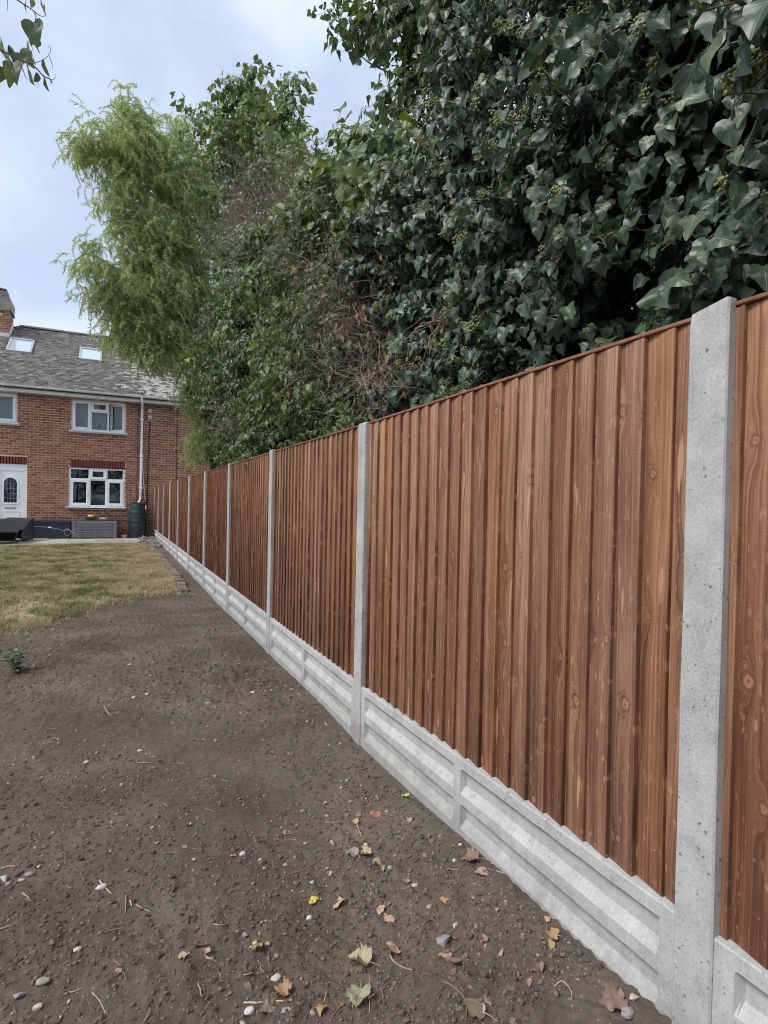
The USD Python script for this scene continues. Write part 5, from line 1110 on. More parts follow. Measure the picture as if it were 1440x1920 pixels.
dead_brush('dead_twigs', 'tangle of dead brown twigs and withered leaves just left of the dark ivy', [(700, 660, 70, 70, 1.42, 230, .3), (650, 640, 60, 40, 1.45, 120, .3), (740, 730, 50, 50, 1.36, 90, .1), (620, 700, 60, 50, 1.45, 80, .4), (600, 420, 80, 50, 1.48, 150, .4), (560, 480, 60, 50, 1.44, 110, .5), (650, 520, 70, 50, 1.42, 170, .4), (700, 580, 50, 40, 1.42, 120, .3), (720, 450, 50, 40, 1.5, 80, .5)], 5, 2)
dead_brush('dead_climber', 'withered brown climber hanging down from the peak of bright leaves', [(450, 400, 26, 60, 1.9, 200, 1.2), (500, 340, 60, 46, 1.95, 210, .6), (560, 330, 50, 40, 1.9, 110, .4), (470, 460, 45, 30, 1.8, 120, .6), (452, 390, 14, 50, 1.75, 160, 1.6), (530, 390, 50, 40, 1.7, 140, .5)], 6, 3)
dead_brush('dead_branch', 'pale grey dead branch ends poking out of the ivy towards the willow', [(405, 600, 28, 22, 1.55, 90, .2), (380, 660, 26, 26, 1.5, 60, .3), (430, 790, 46, 40, 1.40, 150, .5)], 7, 1)
dead_brush('brown_leaf_cluster', 'cluster of withered brown leaves hanging in the pointed leaf tree', [(908, 185, 10, 26, 1.9, 26, 1.5), (970, 215, 7, 22, 1.8, 16, 1.5)], 8, 4)
dead_brush('brown_leaf_cluster', 'small withered brown leaves caught in the dark ivy above the second post', [(833, 592, 7, 16, 1.42, 18, 1.5)], 9, 4)

# ---- the willow before the house
r = np.random.default_rng(81)
wil = thing('willow_tree', 'tall feathery light green willow hanging down over the house roof', 'willow')
b = MB(); base = np.array([2.6, 14.2, -.1])
def wp(px, py, y): return at(px, py, 1, y)
limb(b, [base, wp(400, 760, 14.2), wp(385, 560, 14.0), wp(340, 430, 13.8), wp(300, 300, 13.6)], .26, .06, 9, .06, r, 18)
for pts in ([(350, 480), (300, 425), (262, 370), (230, 330)], [(330, 400), (290, 330), (250, 250), (228, 210)], [(380, 600), (310, 560), (240, 520), (180, 480), (140, 490)], [(350, 440), (330, 330), (330, 250)], [(262, 370), (190, 300), (140, 260)], [(390, 640), (340, 600), (280, 580), (230, 600)], [(390, 700), (360, 680), (330, 720)]):
    limb(b, [wp(px, py, 13.6 + .25 * k) for k, (px, py) in enumerate(pts)], .075, .015, 6, .05, r, 12)
b.build('trunk', BARK, wil)
def strand(rg, ln_, m):
    lv, st = MB(), MB(); d = nz_([.7, rg.normal(0, .2), .05]); pts = [np.zeros(3)]
    for k in range(9): d = nz_(d + [-.09, rg.normal(0, .1), -.30]); pts.append(pts[-1] + d * ln_ / 9)
    pts = np.array(pts); st.tube(pts, np.linspace(.005, .0015, 10), 3, False)
    for k in range(42):
        q = (k + .5) / 42 * 9; i = min(int(q), 8); p = pts[i] + (pts[i + 1] - pts[i]) * (q - i); out = nz_(rg.normal(0, 1, 3)); tip = nz_(out * 1.0 + nz_(pts[i + 1] - pts[i]) * .6 + [0, 0, -.5])
        put_leaf(lv, SHAPES['narrow'][rg.integers(4)], p, tip, rg.normal(0, 1, 3) + [0, -.6, .6], rg.uniform(.048, .08))
    return [('leaves', lv, m, True, False), ('stems', st, STEM, False, False)]
prot = [strand(r, r.uniform(.28, .46), WILLOW) for k in range(8)]
pos = []
for (px, py, rx, ry, y, n) in ((222, 172, 14, 24, 13.4, 30), (250, 196, 14, 18, 13.4, 26), (330, 215, 16, 16, 13.8, 16), (240, 225, 30, 24, 13.4, 80), (215, 260, 36, 22, 13.4, 70), (165, 270, 40, 20, 13.2, 80), (128, 285, 18, 22, 13.2, 26), (200, 300, 50, 26, 13.3, 120), (255, 300, 40, 40, 13.5, 130), (222, 360, 36, 34, 13.3, 90), (208, 405, 26, 36, 13.2, 40), (240, 420, 40, 40, 13.4, 120), (300, 290, 40, 40, 13.8, 150), (345, 300, 30, 44, 13.9, 110), (300, 370, 48, 44, 13.7, 190), (350, 390, 40, 50, 13.9, 170), (290, 460, 50, 44, 13.5, 210), (345, 480, 45, 50, 13.7, 210), (262, 500, 36, 34, 13.3, 110), (290, 550, 56, 44, 13.4, 240), (350, 580, 45, 50, 13.6, 210), (235, 570, 40, 30, 13.2, 130), (215, 610, 28, 24, 13.1, 70), (270, 620, 50, 34, 13.3, 170), (330, 650, 45, 34, 13.5, 150), (250, 655, 40, 20, 13.2, 60), (300, 685, 40, 16, 13.3, 46), (150, 470, 24, 14, 13.0, 20), (140, 505, 30, 16, 13.0, 40), (170, 520, 34, 20, 13.1, 40), (150, 560, 24, 18, 13.0, 24), (185, 560, 24, 26, 13.1, 34), (370, 720, 30, 40, 13.8, 110), (385, 790, 30, 44, 13.9, 140), (365, 840, 22, 24, 13.9, 60), (410, 840, 28, 30, 14.0, 100), (350, 760, 16, 30, 13.9, 36), (440, 830, 30, 30, 14.2, 90), (400, 690, 30, 40, 14.1, 100), (400, 450, 30, 60, 14.2, 120), (390, 340, 26, 40, 14.1, 60), (400, 580, 30, 50, 14.2, 110)):
    n = int(n * 1.9); c = wp(px + 6 + max(0, 260 - px) * .22, py + 6 + max(0, 310 - py) * .22, y); s = np.linalg.norm(c - EYE) / F; w = r.normal(0, .50, (n, 3)); pos.append(c + w[:, :1] * RIGHT * rx * s - w[:, 1:2] * DOWN * ry * s + w[:, 2:] * FWD * max(rx, ry) * s * 1.1 + [0, 0, .16])
pos = np.vstack(pos); n = len(pos); cen = np.array([1.0, 14.2, 5.5]); o = pos - cen; out = np.column_stack([o[:, 0], o[:, 1], 0 * o[:, 0] + .3]) + r.normal(0, .8, (n, 3))
data(instancer(str(wil.GetPath()) + '/crown', prot, pos, frames(out, r, .9), r.uniform(.7, 1.25, n), r.integers(0, 8, n)), kind='stuff')

# ---- the hedge that closes the garden behind the viewer; the lower windows mirror it
r = np.random.default_rng(85); n = 900
hed = thing('boundary_hedge', 'tall dark hedge closing the garden behind the viewer, mirrored in the lower window', 'hedge')
prot = [spray('oval', 14, .06, r, .3, 0, .4, IVYS) for k in range(4)]
pos = np.column_stack([r.uniform(-13, 11, n), r.normal(-9, .35, n), r.uniform(-.1, 5.2, n)])
data(instancer(str(hed.GetPath()) + '/foliage', prot, pos, frames(np.column_stack([r.normal(0, .4, n), np.ones(n), r.normal(.1, .3, n)]), r), r.uniform(2.5, 4.0, n), r.integers(0, 4, n)), kind='stuff')
b = MB()
for x in np.arange(-12.5, 11, 1.1): b.tube([(x, -9.1, -.1), (x + .1, -9.2, 2.5), (x, -9.1, 4.6)], [.06, .05, .02], 6)
b.build('stems', BARK, hed, kind='stuff')

# ---- a branch hanging into the top left corner from a tree overhead
r = np.random.default_rng(91)
ob = thing('overhanging_branch', 'thin leafy branch end hanging into the top left corner', 'branch')
OBL = leaf_material('branch_leaf', [(0.0, (0.040, 0.070, 0.028)), (0.6, (0.075, 0.105, 0.036)), (1.0, (0.17, 0.19, 0.04))], 0.45, 0.35)
q3 = lambda px, py, d=2.0: EYE + nz_(RIGHT * ((px - CX) / F) + DOWN * ((py - CY) / F) + FWD) * d * math.hypot(math.hypot((px - CX) / F, (py - CY) / F), 1)
b = MB()
for pts, rad in (([(-60, -60), (20, -10), (45, 8), (63, 20), (66, 42)], .003), ([(-90, 60), (-30, 80), (20, 103), (45, 116), (60, 120), (78, 140), (92, 147)], .0035), ([(62, 20), (78, 31), (84, 28)], .0016), ([(66, 118), (90, 106), (95, 92), (90, 86)], .0013), ([(78, 140), (98, 150), (104, 140)], .0013), ([(92, 106), (98, 120), (98, 130)], .0012), ([(66, 80), (73, 95)], .0012), ([(58, 80), (62, 96)], .0012), ([(14, -8), (14, 20)], .0012), ([(72, 140), (71, 165)], .0011)):
    limb(b, [q3(*p) for p in pts], rad, rad * .5, 4, .001, r, 9)
b.build('twig', BARK, ob)
for (px, py, L, dx, face, kd) in ((50, -2, 24, -4, .6, 'oval'), (60, -4, 20, 3, .4, 'oval'), (76, -6, 30, 6, .3, 'oval'), (84, 8, 24, -2, .25, 'oval'), (55, 36, 16, 4, .5, 'oval'), (63, 42, 42, 2, 1, 'heart'), (54, 52, 30, 5, .2, 'oval'), (73, 72, 16, 1, .3, 'oval'), (66, 78, 20, 5, .2, 'oval'), (4, 78, 36, 8, .5, 'heart'), (14, 92, 40, 6, .5, 'oval'), (27, 118, 40, 4, 1, 'heart'), (12, 122, 36, 6, .3, 'oval'), (28, 98, 36, 8, .45, 'heart'), (38, 110, 34, 2, .4, 'oval'), (50, 90, 38, 10, .8, 'heart'), (52, 114, 46, 8, .45, 'oval'), (60, 96, 28, 5, .3, 'oval'), (80, 111, 30, 6, .75, 'oval'), (82, 138, 30, 4, .6, 'oval'), (93, 146, 12, 6, .3, 'oval'), (72, 138, 22, -1, .2, 'oval'), (2, 125, 28, 2, .5, 'heart')):
    p = q3(px, py, 2.0 + r.normal(0, .08)); Lm = L / F * 2.0 * 1.05; vdir = -FWD * 1.0; side = RIGHT
    b = MB(); put_leaf(b, leaf_shape(kd, .35, .15, .04, int(px * 7 + py)), p, DOWN * 1.0 + RIGHT * (dx / L) + FWD * r.normal(0, .2), vdir * face + side * math.sqrt(max(0, 1 - face ** 2)) * r.choice([-1, 1]), Lm)
    b.build('leaf', OBL, ob, smooth=True)
# ------------------------------------------------------------------ loose soil, pebbles and straw
r = np.random.default_rng(101)
CLOD = mat('soil_crumb', {'g': ('geometry', {}), 'oi': ('object_info', {}), 'n': ('noise_texture', {'scale': 220.0, 'detail': 4.0}), 'a': ('math', {'math_type': 'multiply_add', 'value2': 0.55}), 'b': ('math', {'math_type': 'multiply', 'value2': 0.45}),
    'r': ('rgb_ramp', {'ramp': [(0.2, (0.072, 0.054, 0.042)), (0.5, (0.118, 0.092, 0.071)), (0.8, (0.175, 0.141, 0.112))]}), 'p': ('principled_bsdf', {'roughness': 0.95, 'specular_ior_level': 0.15}), 'bp': ('bump', {'strength': 0.8, 'distance': 0.002})},
    [('g.position', 'n.vector'), ('n.fac', 'b.value1'), ('oi.random', 'a.value1'), ('b.value', 'a.value3'), ('a.value', 'r.fac'), ('r.color', 'p.base_color'), ('n.fac', 'bp.height'), ('bp.normal', 'p.normal')])
def randomcol(name, ramp, rough=0.85):
    return mat(name, {'g': ('geometry', {}), 'oi': ('object_info', {}), 'n': ('noise_texture', {'scale': 130.0, 'detail': 4.0}), 'a': ('math', {'math_type': 'multiply_add', 'value2': 0.85}), 'b': ('math', {'math_type': 'multiply', 'value2': 0.15}),
        'r': ('rgb_ramp', {'ramp': ramp}), 'p': ('principled_bsdf', {'roughness': rough})}, [('g.position', 'n.vector'), ('n.fac', 'b.value1'), ('oi.random', 'a.value1'), ('b.value', 'a.value3'), ('a.value', 'r.fac'), ('r.color', 'p.base_color')])
GRIT = randomcol('small_pebble', [(0.0, (0.15, 0.115, 0.09)), (0.35, (0.25, 0.21, 0.17)), (0.7, (0.36, 0.31, 0.255)), (0.9, (0.32, 0.25, 0.19)), (1.0, (0.60, 0.57, 0.52))])
STRAW = randomcol('straw_bit', [(0.0, (0.10, 0.066, 0.045)), (0.6, (0.18, 0.130, 0.090)), (1.0, (0.34, 0.27, 0.18))])
def lump(rg, sub=1, amp=.5, flat=.7):
    m = trimesh.creation.icosphere(sub); v = np.array(m.vertices); v *= (1 + amp * (meshkit.noise(v * 1.6 + rg.uniform(0, 50, 3), 3) - .5) * 2)[:, None]; v *= [1, rg.uniform(.6, .95), flat * rg.uniform(.7, 1.1)]
    return v, np.array(m.faces)
def scatter(n, x0, x1, y0, y1, pw=1.0):
    y = y0 * (y1 / y0) ** (r.random(n) ** pw); x = r.uniform(x0, x1, n)
    half = (.70 * y + .4); ok = (x > .424 * y - half) & (x < 1.125)
    # nothing lies on the lawn
    ok &= ~contains_xy(LAWN.buffer(-.05), x, y)
    return x[ok], y[ok]
def sow(path, label, protos, x, y, size, sink=.3, kind='stuff', tilt=.35):
    n = len(x); z = _gi(np.column_stack([y, x])) + size * (.5 - sink); Rm = Rot.from_euler('zyx', np.column_stack([r.uniform(0, 6.28, n), r.normal(0, tilt, n), r.normal(0, tilt, n)])).as_matrix()
    data(instancer(path, protos, np.column_stack([x, y, z]), Rm, size, r.integers(0, len(protos), n)), label, kind=kind)
def clump_keep(x, y, lo, sc=2.2, seed=9): return meshkit.fbm(np.column_stack([x * sc, y * sc, 0 * x]), 3, seed) > lo * .0 + r.uniform(.25, .62, len(x)) * lo
x, y = scatter(60000, -1.6, 1.12, 1.05, 8.6); k = clump_keep(x, y, 1.0) | (x > .75); x, y = x[k], y[k]
sow('/World/soil_crumbs', 'loose crumbs of brown soil strewn over the raked ground', [[('crumb', MB().add(*lump(r)), CLOD, False, False)] for _ in range(6)], x, y, np.clip(r.lognormal(math.log(.0029), .46, len(x)), .0014, .011) * (1 + .03 * y), .30)
x, y = scatter(6000, -1.6, 1.12, 1.05, 8.6); k = clump_keep(x, y, 1.1, 1.6, 29); x, y = x[k], y[k]
sow('/World/grit', 'small pale and tan stones scattered through the soil', [[('pebble', MB().add(*lump(r, 1, .35)), GRIT, False, True)] for _ in range(5)], x, y, np.clip(r.lognormal(math.log(.0027), .45, len(x)), .0016, .008) * (1 + .03 * y), .15)
def bit(rg):
    b = MB(); n = 5; q = np.cumsum(rg.normal(0, .12, (n, 2)), 0); pts = np.column_stack([np.linspace(-1, 1, n), q[:, 0], .12 * np.abs(q[:, 1])]); b.tube(pts, np.array([.05, .07, .07, .06, .04]) * rg.uniform(.6, 1.3), 4); return b
x, y = scatter(4300, -1.6, 1.12, 1.05, 8.8); k = clump_keep(x, y, 1.05, 2.6, 19); x, y = x[k], y[k]
sow('/World/straw_bits', 'bits of straw, root and twig scattered over the soil', [[('straw', bit(r), STRAW, False, False)] for _ in range(7)], x, y, np.clip(r.lognormal(math.log(.0085), .6, len(x)), .003, .03) * (1 + .02 * y), .38, tilt=.12)
# fragments of dry leaf, thickest along the fence and at the near end
n = 420; fy = 1.1 * (6.0 / 1.1) ** r.random(n); fx = np.where(r.random(n) < .6, 1.08 - np.abs(r.normal(0, .16, n)), .55 + r.normal(0, .28, n)); k = (fx < 1.10) & (fx > .2) & (meshkit.fbm(np.column_stack([fx * 2.5, fy * 2.5, 0 * fx]), 2, 41) > r.uniform(.3, .6, n)); fx, fy = fx[k], fy[k]
FRAG = randomcol('leaf_fragment', [(0.0, (0.10, 0.065, 0.045)), (0.5, (0.21, 0.135, 0.09)), (0.8, (0.30, 0.22, 0.14)), (1.0, (0.34, 0.30, 0.19))], 0.7)
def frag(rg):
    b = MB(); v, f, uv = leaf_shape(('oval', 'maple', 'heart')[rg.integers(3)], rg.uniform(.3, .7), rg.uniform(-.3, .5), .09, int(rg.integers(99))); v = v * [.9, .9, 1] - [0, .45, 0]; b.add(v, f, uv); return b
sow('/World/leaf_fragments', 'small torn fragments of dry leaf along the foot of the fence', [[('fragment', frag(r), FRAG, False, True)] for _ in range(7)], fx, fy, r.uniform(.010, .030, len(fx)), .40, tilt=.4)
# withered turf along the ragged lawn edge
t_ = np.linspace(0, 1, 900); le = np.array(LE); dl = np.concatenate([[0], np.cumsum(np.linalg.norm(np.diff(le, axis=0), axis=1))]); ex = np.interp(t_ * dl[-1], dl, le[:, 0]) + r.normal(0, .09, 900); ey = np.interp(t_ * dl[-1], dl, le[:, 1]) - np.abs(r.normal(0, .10, 900)) + .05
DEADG = randomcol('withered_grass', [(0.0, (0.17, 0.125, 0.075)), (0.6, (0.28, 0.21, 0.13)), (1.0, (0.40, 0.33, 0.21))])
n = 900; zz = _gi(np.column_stack([ey, ex])); 
data(instancer('/World/withered_grass', [[('blades', gp_[k][0][1], DEADG, False, False)] for k in range(3)], np.column_stack([ex, ey, zz - .008]), rotz(r.uniform(0, 6.28, n)), r.uniform(.4, 1.0, n), r.integers(0, 3, n)), 'withered straw coloured grass along the ragged edge of the lawn', kind='stuff')
SLATE = randomcol('slate_chip', [(0.0, (0.10, 0.085, 0.085)), (0.6, (0.19, 0.165, 0.165)), (1.0, (0.32, 0.29, 0.28))])
n = 900; sx_, sy_ = r.uniform(.70, 1.12, n), r.uniform(15.6, 19.6, n); k = (sy_ - 15.4) / 2.2 > (1.12 - sx_) * 2.0 * r.random(n); sx_, sy_ = sx_[k], sy_[k]; n = len(sx_)
chip = lambda: MB().add(*(lambda h: (np.array(h.vertices), np.array(h.faces)))(trimesh.convex.convex_hull(r.normal(0, 1, (10, 3)) * [1, .7, .3])))
data(instancer('/World/slate_chippings', [[('chip', chip(), SLATE, False, False)] for _ in range(5)], np.column_stack([sx_, sy_, .055 + .03 * r.random(n) * (sy_ > 16.5)]), Rot.from_euler('zyx', np.column_stack([r.uniform(0, 6.28, n), r.normal(0, .4, n), r.normal(0, .4, n)])).as_matrix(), r.uniform(.018, .04, n), r.integers(0, 5, n)), 'grey slate chippings heaped at the far end of the fence, beside the patio', kind='stuff')

# ------------------------------------------------------------------ single stones, leaves and twigs on the soil
def stone_mat(name, col, var=.2): return plain(name, col, 0.8, var, 70.0, 0.4)
SM = {'clod': plain('pale_clod', (0.27, 0.225, 0.18), 0.95, .35, 60.0, .9), 'white': stone_mat('white_stone', (0.43, 0.43, 0.425), .2), 'grey': stone_mat('grey_stone', (0.23, 0.215, 0.215)), 'mauve': stone_mat('mauve_stone', (0.27, 0.235, 0.24)), 'tan': stone_mat('tan_stone', (0.42, 0.35, 0.27)), 'brown': stone_mat('brown_stone', (0.18, 0.145, 0.115)),
      'pink': stone_mat('pink_stone', (0.36, 0.25, 0.20), .3), 'blue': stone_mat('blue_grey_stone', (0.27, 0.29, 0.32)), 'pale': stone_mat('pale_stone', (0.43, 0.40, 0.355)), 'dark': stone_mat('dark_stone', (0.11, 0.10, 0.10)), 'orange': stone_mat('orange_stone', (0.40, 0.25, 0.14))}
def stone(px, py, size, m, label, flat=.6, ang=False, asp=.75, cat='stone', rot=0.0, name='stone'):
    size *= .86
    p = on_soil(px, py); rg = np.random.default_rng(int(px * 31 + py))
    if ang:
        h = trimesh.convex.convex_hull(rg.normal(0, 1, (16, 3)) / 1.5); v, f = np.array(h.vertices), np.array(h.faces); v /= np.abs(v).max(0)
    else: v, f = lump(rg, 2, .22, 1.0); v /= np.abs(v).max(0)
    v = v * [.5, .5 * asp, .5 * flat] * size; c, s_ = math.cos(rot), math.sin(rot); v = v @ np.array([[c, s_, 0], [-s_, c, 0], [0, 0, 1]]); v = v + [0, 0, size * flat * .28]
    z = np.mean([soil_z(p[0] + a, p[1] + b_) for a, b_ in ((0, 0), (.008, 0), (-.008, 0), (0, .008), (0, -.008))])
    MB().add(v + [p[0], p[1], z], f).build(name, SM[m], None, smooth=not ang, label=label, cat=cat)
for a in (
    (190, 1667, .042, 'white', 'white pebble wedged against a crossed straw, left half of the soil', .6, False, .6), (455, 1604, .026, 'white', 'round white pebble beside a tan flake, in the middle of the soil', .8), (262, 1409, .034, 'white', 'flat white flint lying alone, farthest of the white stones', .5, False, .6),
    (55, 1642, .034, 'mauve', 'smooth mauve grey pebble in the group of stones at the left edge', .55, False, .6), (9, 1651, .034, 'white', 'white flint at the very left edge of the picture', .6, True), (41, 1652, .026, 'tan', 'yellowish tan chip in the group of stones at the left edge', .5, True), (15, 1659, .022, 'grey', 'small grey pebble below the white flint at the left edge', .6),
    (162, 1431, .030, 'tan', 'oval tan pebble left of the lone white flint', .6), (221, 1822, .022, 'pink', 'pinkish stone with a pale face, above the bottom left corner clods', .7, True), (145, 1783, .026, 'pale', 'beige oval pebble left of the pinkish stone', .55, False, .6), (461, 1755, .026, 'mauve', 'grey angular stone left of the curled yellow brown leaf pair', .7, True),
    (468, 1900, .032, 'white', 'egg shaped white pebble near the bottom edge', .7, False, .7), (80, 1842, .040, 'clod', 'crumbly pale lump near the bottom left corner', .45, False, .7), (37, 1872, .038, 'grey', 'long grey stone below the crumbly pale lump', .5, True, .5), (71, 1890, .026, 'tan', 'round tan stone close to the bottom left corner', .6),
    (580, 1724, .024, 'white', 'small white pebble just below the yellow leaf', .8), (732, 1630, .030, 'mauve', 'pale mauve stone right of the olive curled leaf', .6, True), (517, 1837, .034, 'pale', 'rounded greenish grey pebble above the straw heap at the bottom', .5), (830, 1768, .052, 'grey', 'grey rough stone right of the stalked orange leaf', .5, True),
    (847, 1803, .066, 'brown', 'largest flat brown grey stone on the soil, lower right', .35, True, .6, 'stone', -.3), (805, 1703, .026, 'grey', 'brownish grey pebble below the reddish leaf pair', .6), (778, 1662, .030, 'tan', 'flat pinkish tan pebble right of the mauve stone', .4, False, .6), (535, 1897, .034, 'blue', 'blue grey angular stone right of the egg shaped white pebble', .5, True),
    (863, 1585, .018, 'white', 'small white pebble near the divider of the longest gravel board', .7), (852, 1615, .018, 'white', 'tiny white pebble below another one, beside the brown dead leaf', .7), (853, 1738, .036, 'pale', 'pale grey chip standing on edge, right of the forked root', .5, True, .5, 'stone', .8), (657, 1505, .022, 'grey', 'grey round pebble left of the first brown pointed leaf', .7),
    (568, 1522, .026, 'mauve', 'small mauve stone in the middle distance, above the long root', .5, False, .5), (573, 1583, .020, 'mauve', 'purplish grey pebble at the end of an arched root', .6), (686, 1585, .018, 'pale', 'pale pebble above the star shaped dry leaf', .7), (745, 1575, .022, 'dark', 'dark brown stone left of the gravel board divider', .5, True, .5),
    (1160, 1833, .042, 'pale', 'mottled tan stone leaning against the foot of the gravel board', .6, False, .6, 'stone', -.9), (1137, 1866, .044, 'dark', 'dark grey slate piece below the mottled tan stone', .3, True, .6, 'stone', .5), (1183, 1874, .034, 'tan', 'cream angular chip right of the dark slate piece', .4, True), (1177, 1908, .042, 'grey', 'grey white streaked stone at the bottom edge near the nearest post', .6), (1229, 1902, .036, 'pale', 'pale stone touching the nearest concrete post', .5, True),
    (1030, 1726, .030, 'orange', 'tan orange angular stone close to the gravel board', .6, True), (908, 1890, .036, 'blue', 'blue grey slate sliver at the bottom edge', .25, True, .5, 'stone', 1.2), (366, 1215, .046, 'brown', 'flat brown stone far out beside the fence', .4, True, .5), (475, 1300, .030, 'pale', 'rounded greenish white pebble in the middle distance near the fence', .8),
    (390, 1318, .046, 'pale', 'flat cream flake in the middle distance', .2, True, .5), (276, 1303, .034, 'white', 'upper white pebble of a close pair, left of centre', .6), (251, 1309, .034, 'pale', 'lower cream pebble of a close pair, left of centre', .5), (243, 1247, .034, 'pale', 'oval pale pebble between the lawn edge and the pebble pair', .5), (100, 1180, .060, 'pale', 'pale flake lying by the edge of the lawn', .2, True, .5),
    (52, 1188, .055, 'tan', 'whitish broken stone just below the lawn edge, far left', .4, True, .5), (36, 1227, .050, 'pale', 'pale green grey stone beside the small green weed', .5), (344, 1213, .032, 'tan', 'small tan flake in the middle distance, towards the fence', .3, True), (310, 1250, .024, 'tan', 'tan chip far out on the soil, right of the oval pale pebble', .4, True), (347, 1589, .024, 'white', 'white broken chip with a dark end, left of the round white pebble', .5, True, .6)):
    stone(*a)
stone(1117, 1792, .040, 'white', 'bluish white scrap of plastic stuck at the foot of the gravel board', .15, True, .35, 'scrap', -.95, 'plastic_scrap')

DLM = {k: leaf_material('fallen_' + k, [(0.0, tuple(np.array(c) * .75)), (0.6, c), (1.0, tuple(np.minimum(np.array(c) * 1.3, 1)))], 0.6, 0.12, tuple(np.minimum(np.array(c) * 1.45, 1))) for k, c in
       {'yellow': (0.48, 0.40, 0.09), 'lime': (0.36, 0.40, 0.07), 'green': (0.15, 0.21, 0.08), 'rust': (0.33, 0.165, 0.105), 'olive': (0.30, 0.265, 0.155), 'tan': (0.40, 0.30, 0.20), 'brown': (0.17, 0.115, 0.08), 'pink': (0.42, 0.26, 0.20), 'orange': (0.34, 0.20, 0.10), 'sage': (0.30, 0.31, 0.195), 'grey': (0.20, 0.17, 0.145)}.items()}
def fallen(px, py, L, kind, m, label, rot=0.0, curl=.5, stalk=True, seed=None):
    p = on_soil(px, py); rg = np.random.default_rng(int(px * 13 + py)); v, f, uv = leaf_shape(kind, rg.uniform(.1, .4), .1, .05, int(px)); v = np.array(v)
    # finer mesh, then rolled and crumpled
    tm = trimesh.Trimesh(np.column_stack([v[:, :2], 0 * v[:, 0]]), f, process=False); vs, fs = trimesh.remesh.subdivide(np.column_stack([v, uv]), f); v, uv = vs[:, :3], vs[:, 3:]
    v[:, 1] -= .5; a = v[:, 0] * curl * 2.6; b_ = v[:, 1] * curl * rg.uniform(.6, 1.6); x_ = np.sin(a) / max(curl * 2.6, .01); z_ = (1 - np.cos(a)) / max(curl * 2.6, .01) + (1 - np.cos(b_)) * .45; v = np.column_stack([x_, v[:, 1] * (1 - .15 * curl), z_])
    v += (meshkit.fbm(np.column_stack([v[:, :2] * 4.5, 0 * v[:, 0] + px]), 2, 3) - .5)[:, None] * np.array([.10, .10, .32]) * (.5 + curl)
    v[:, 2] -= np.percentile(v[:, 2], 12); e = rg.normal(0, .18, 2); v = v @ Rot.from_euler('zyx', [rot, e[0], e[1]]).as_matrix().T * L
    hgt = max(soil_z(p[0] + dx, p[1] + dy) for dx, dy in ((0, 0), (.015, 0), (-.015, 0), (0, .015), (0, -.015)))
    o = np.array([p[0], p[1], hgt + .003]); t = thing('fallen_leaf', label, 'leaf', o)
    MB().add(v, fs, np.column_stack([uv[:, 0] * .6 + .2 + rg.integers(64), uv[:, 1]])).build('blade', DLM[m], t, smooth=True, uv=True)
    if stalk:
        d = np.array([math.sin(rot), -math.cos(rot), 0]) * L
        MB().tube([d * .42 + [0, 0, .006], d * .65 + [0, 0, .007], d * .95 + [rg.normal(0, .006), rg.normal(0, .006), .003]], [.0011, .0010, .0008], 5).build('stalk', DLM['tan'], t)
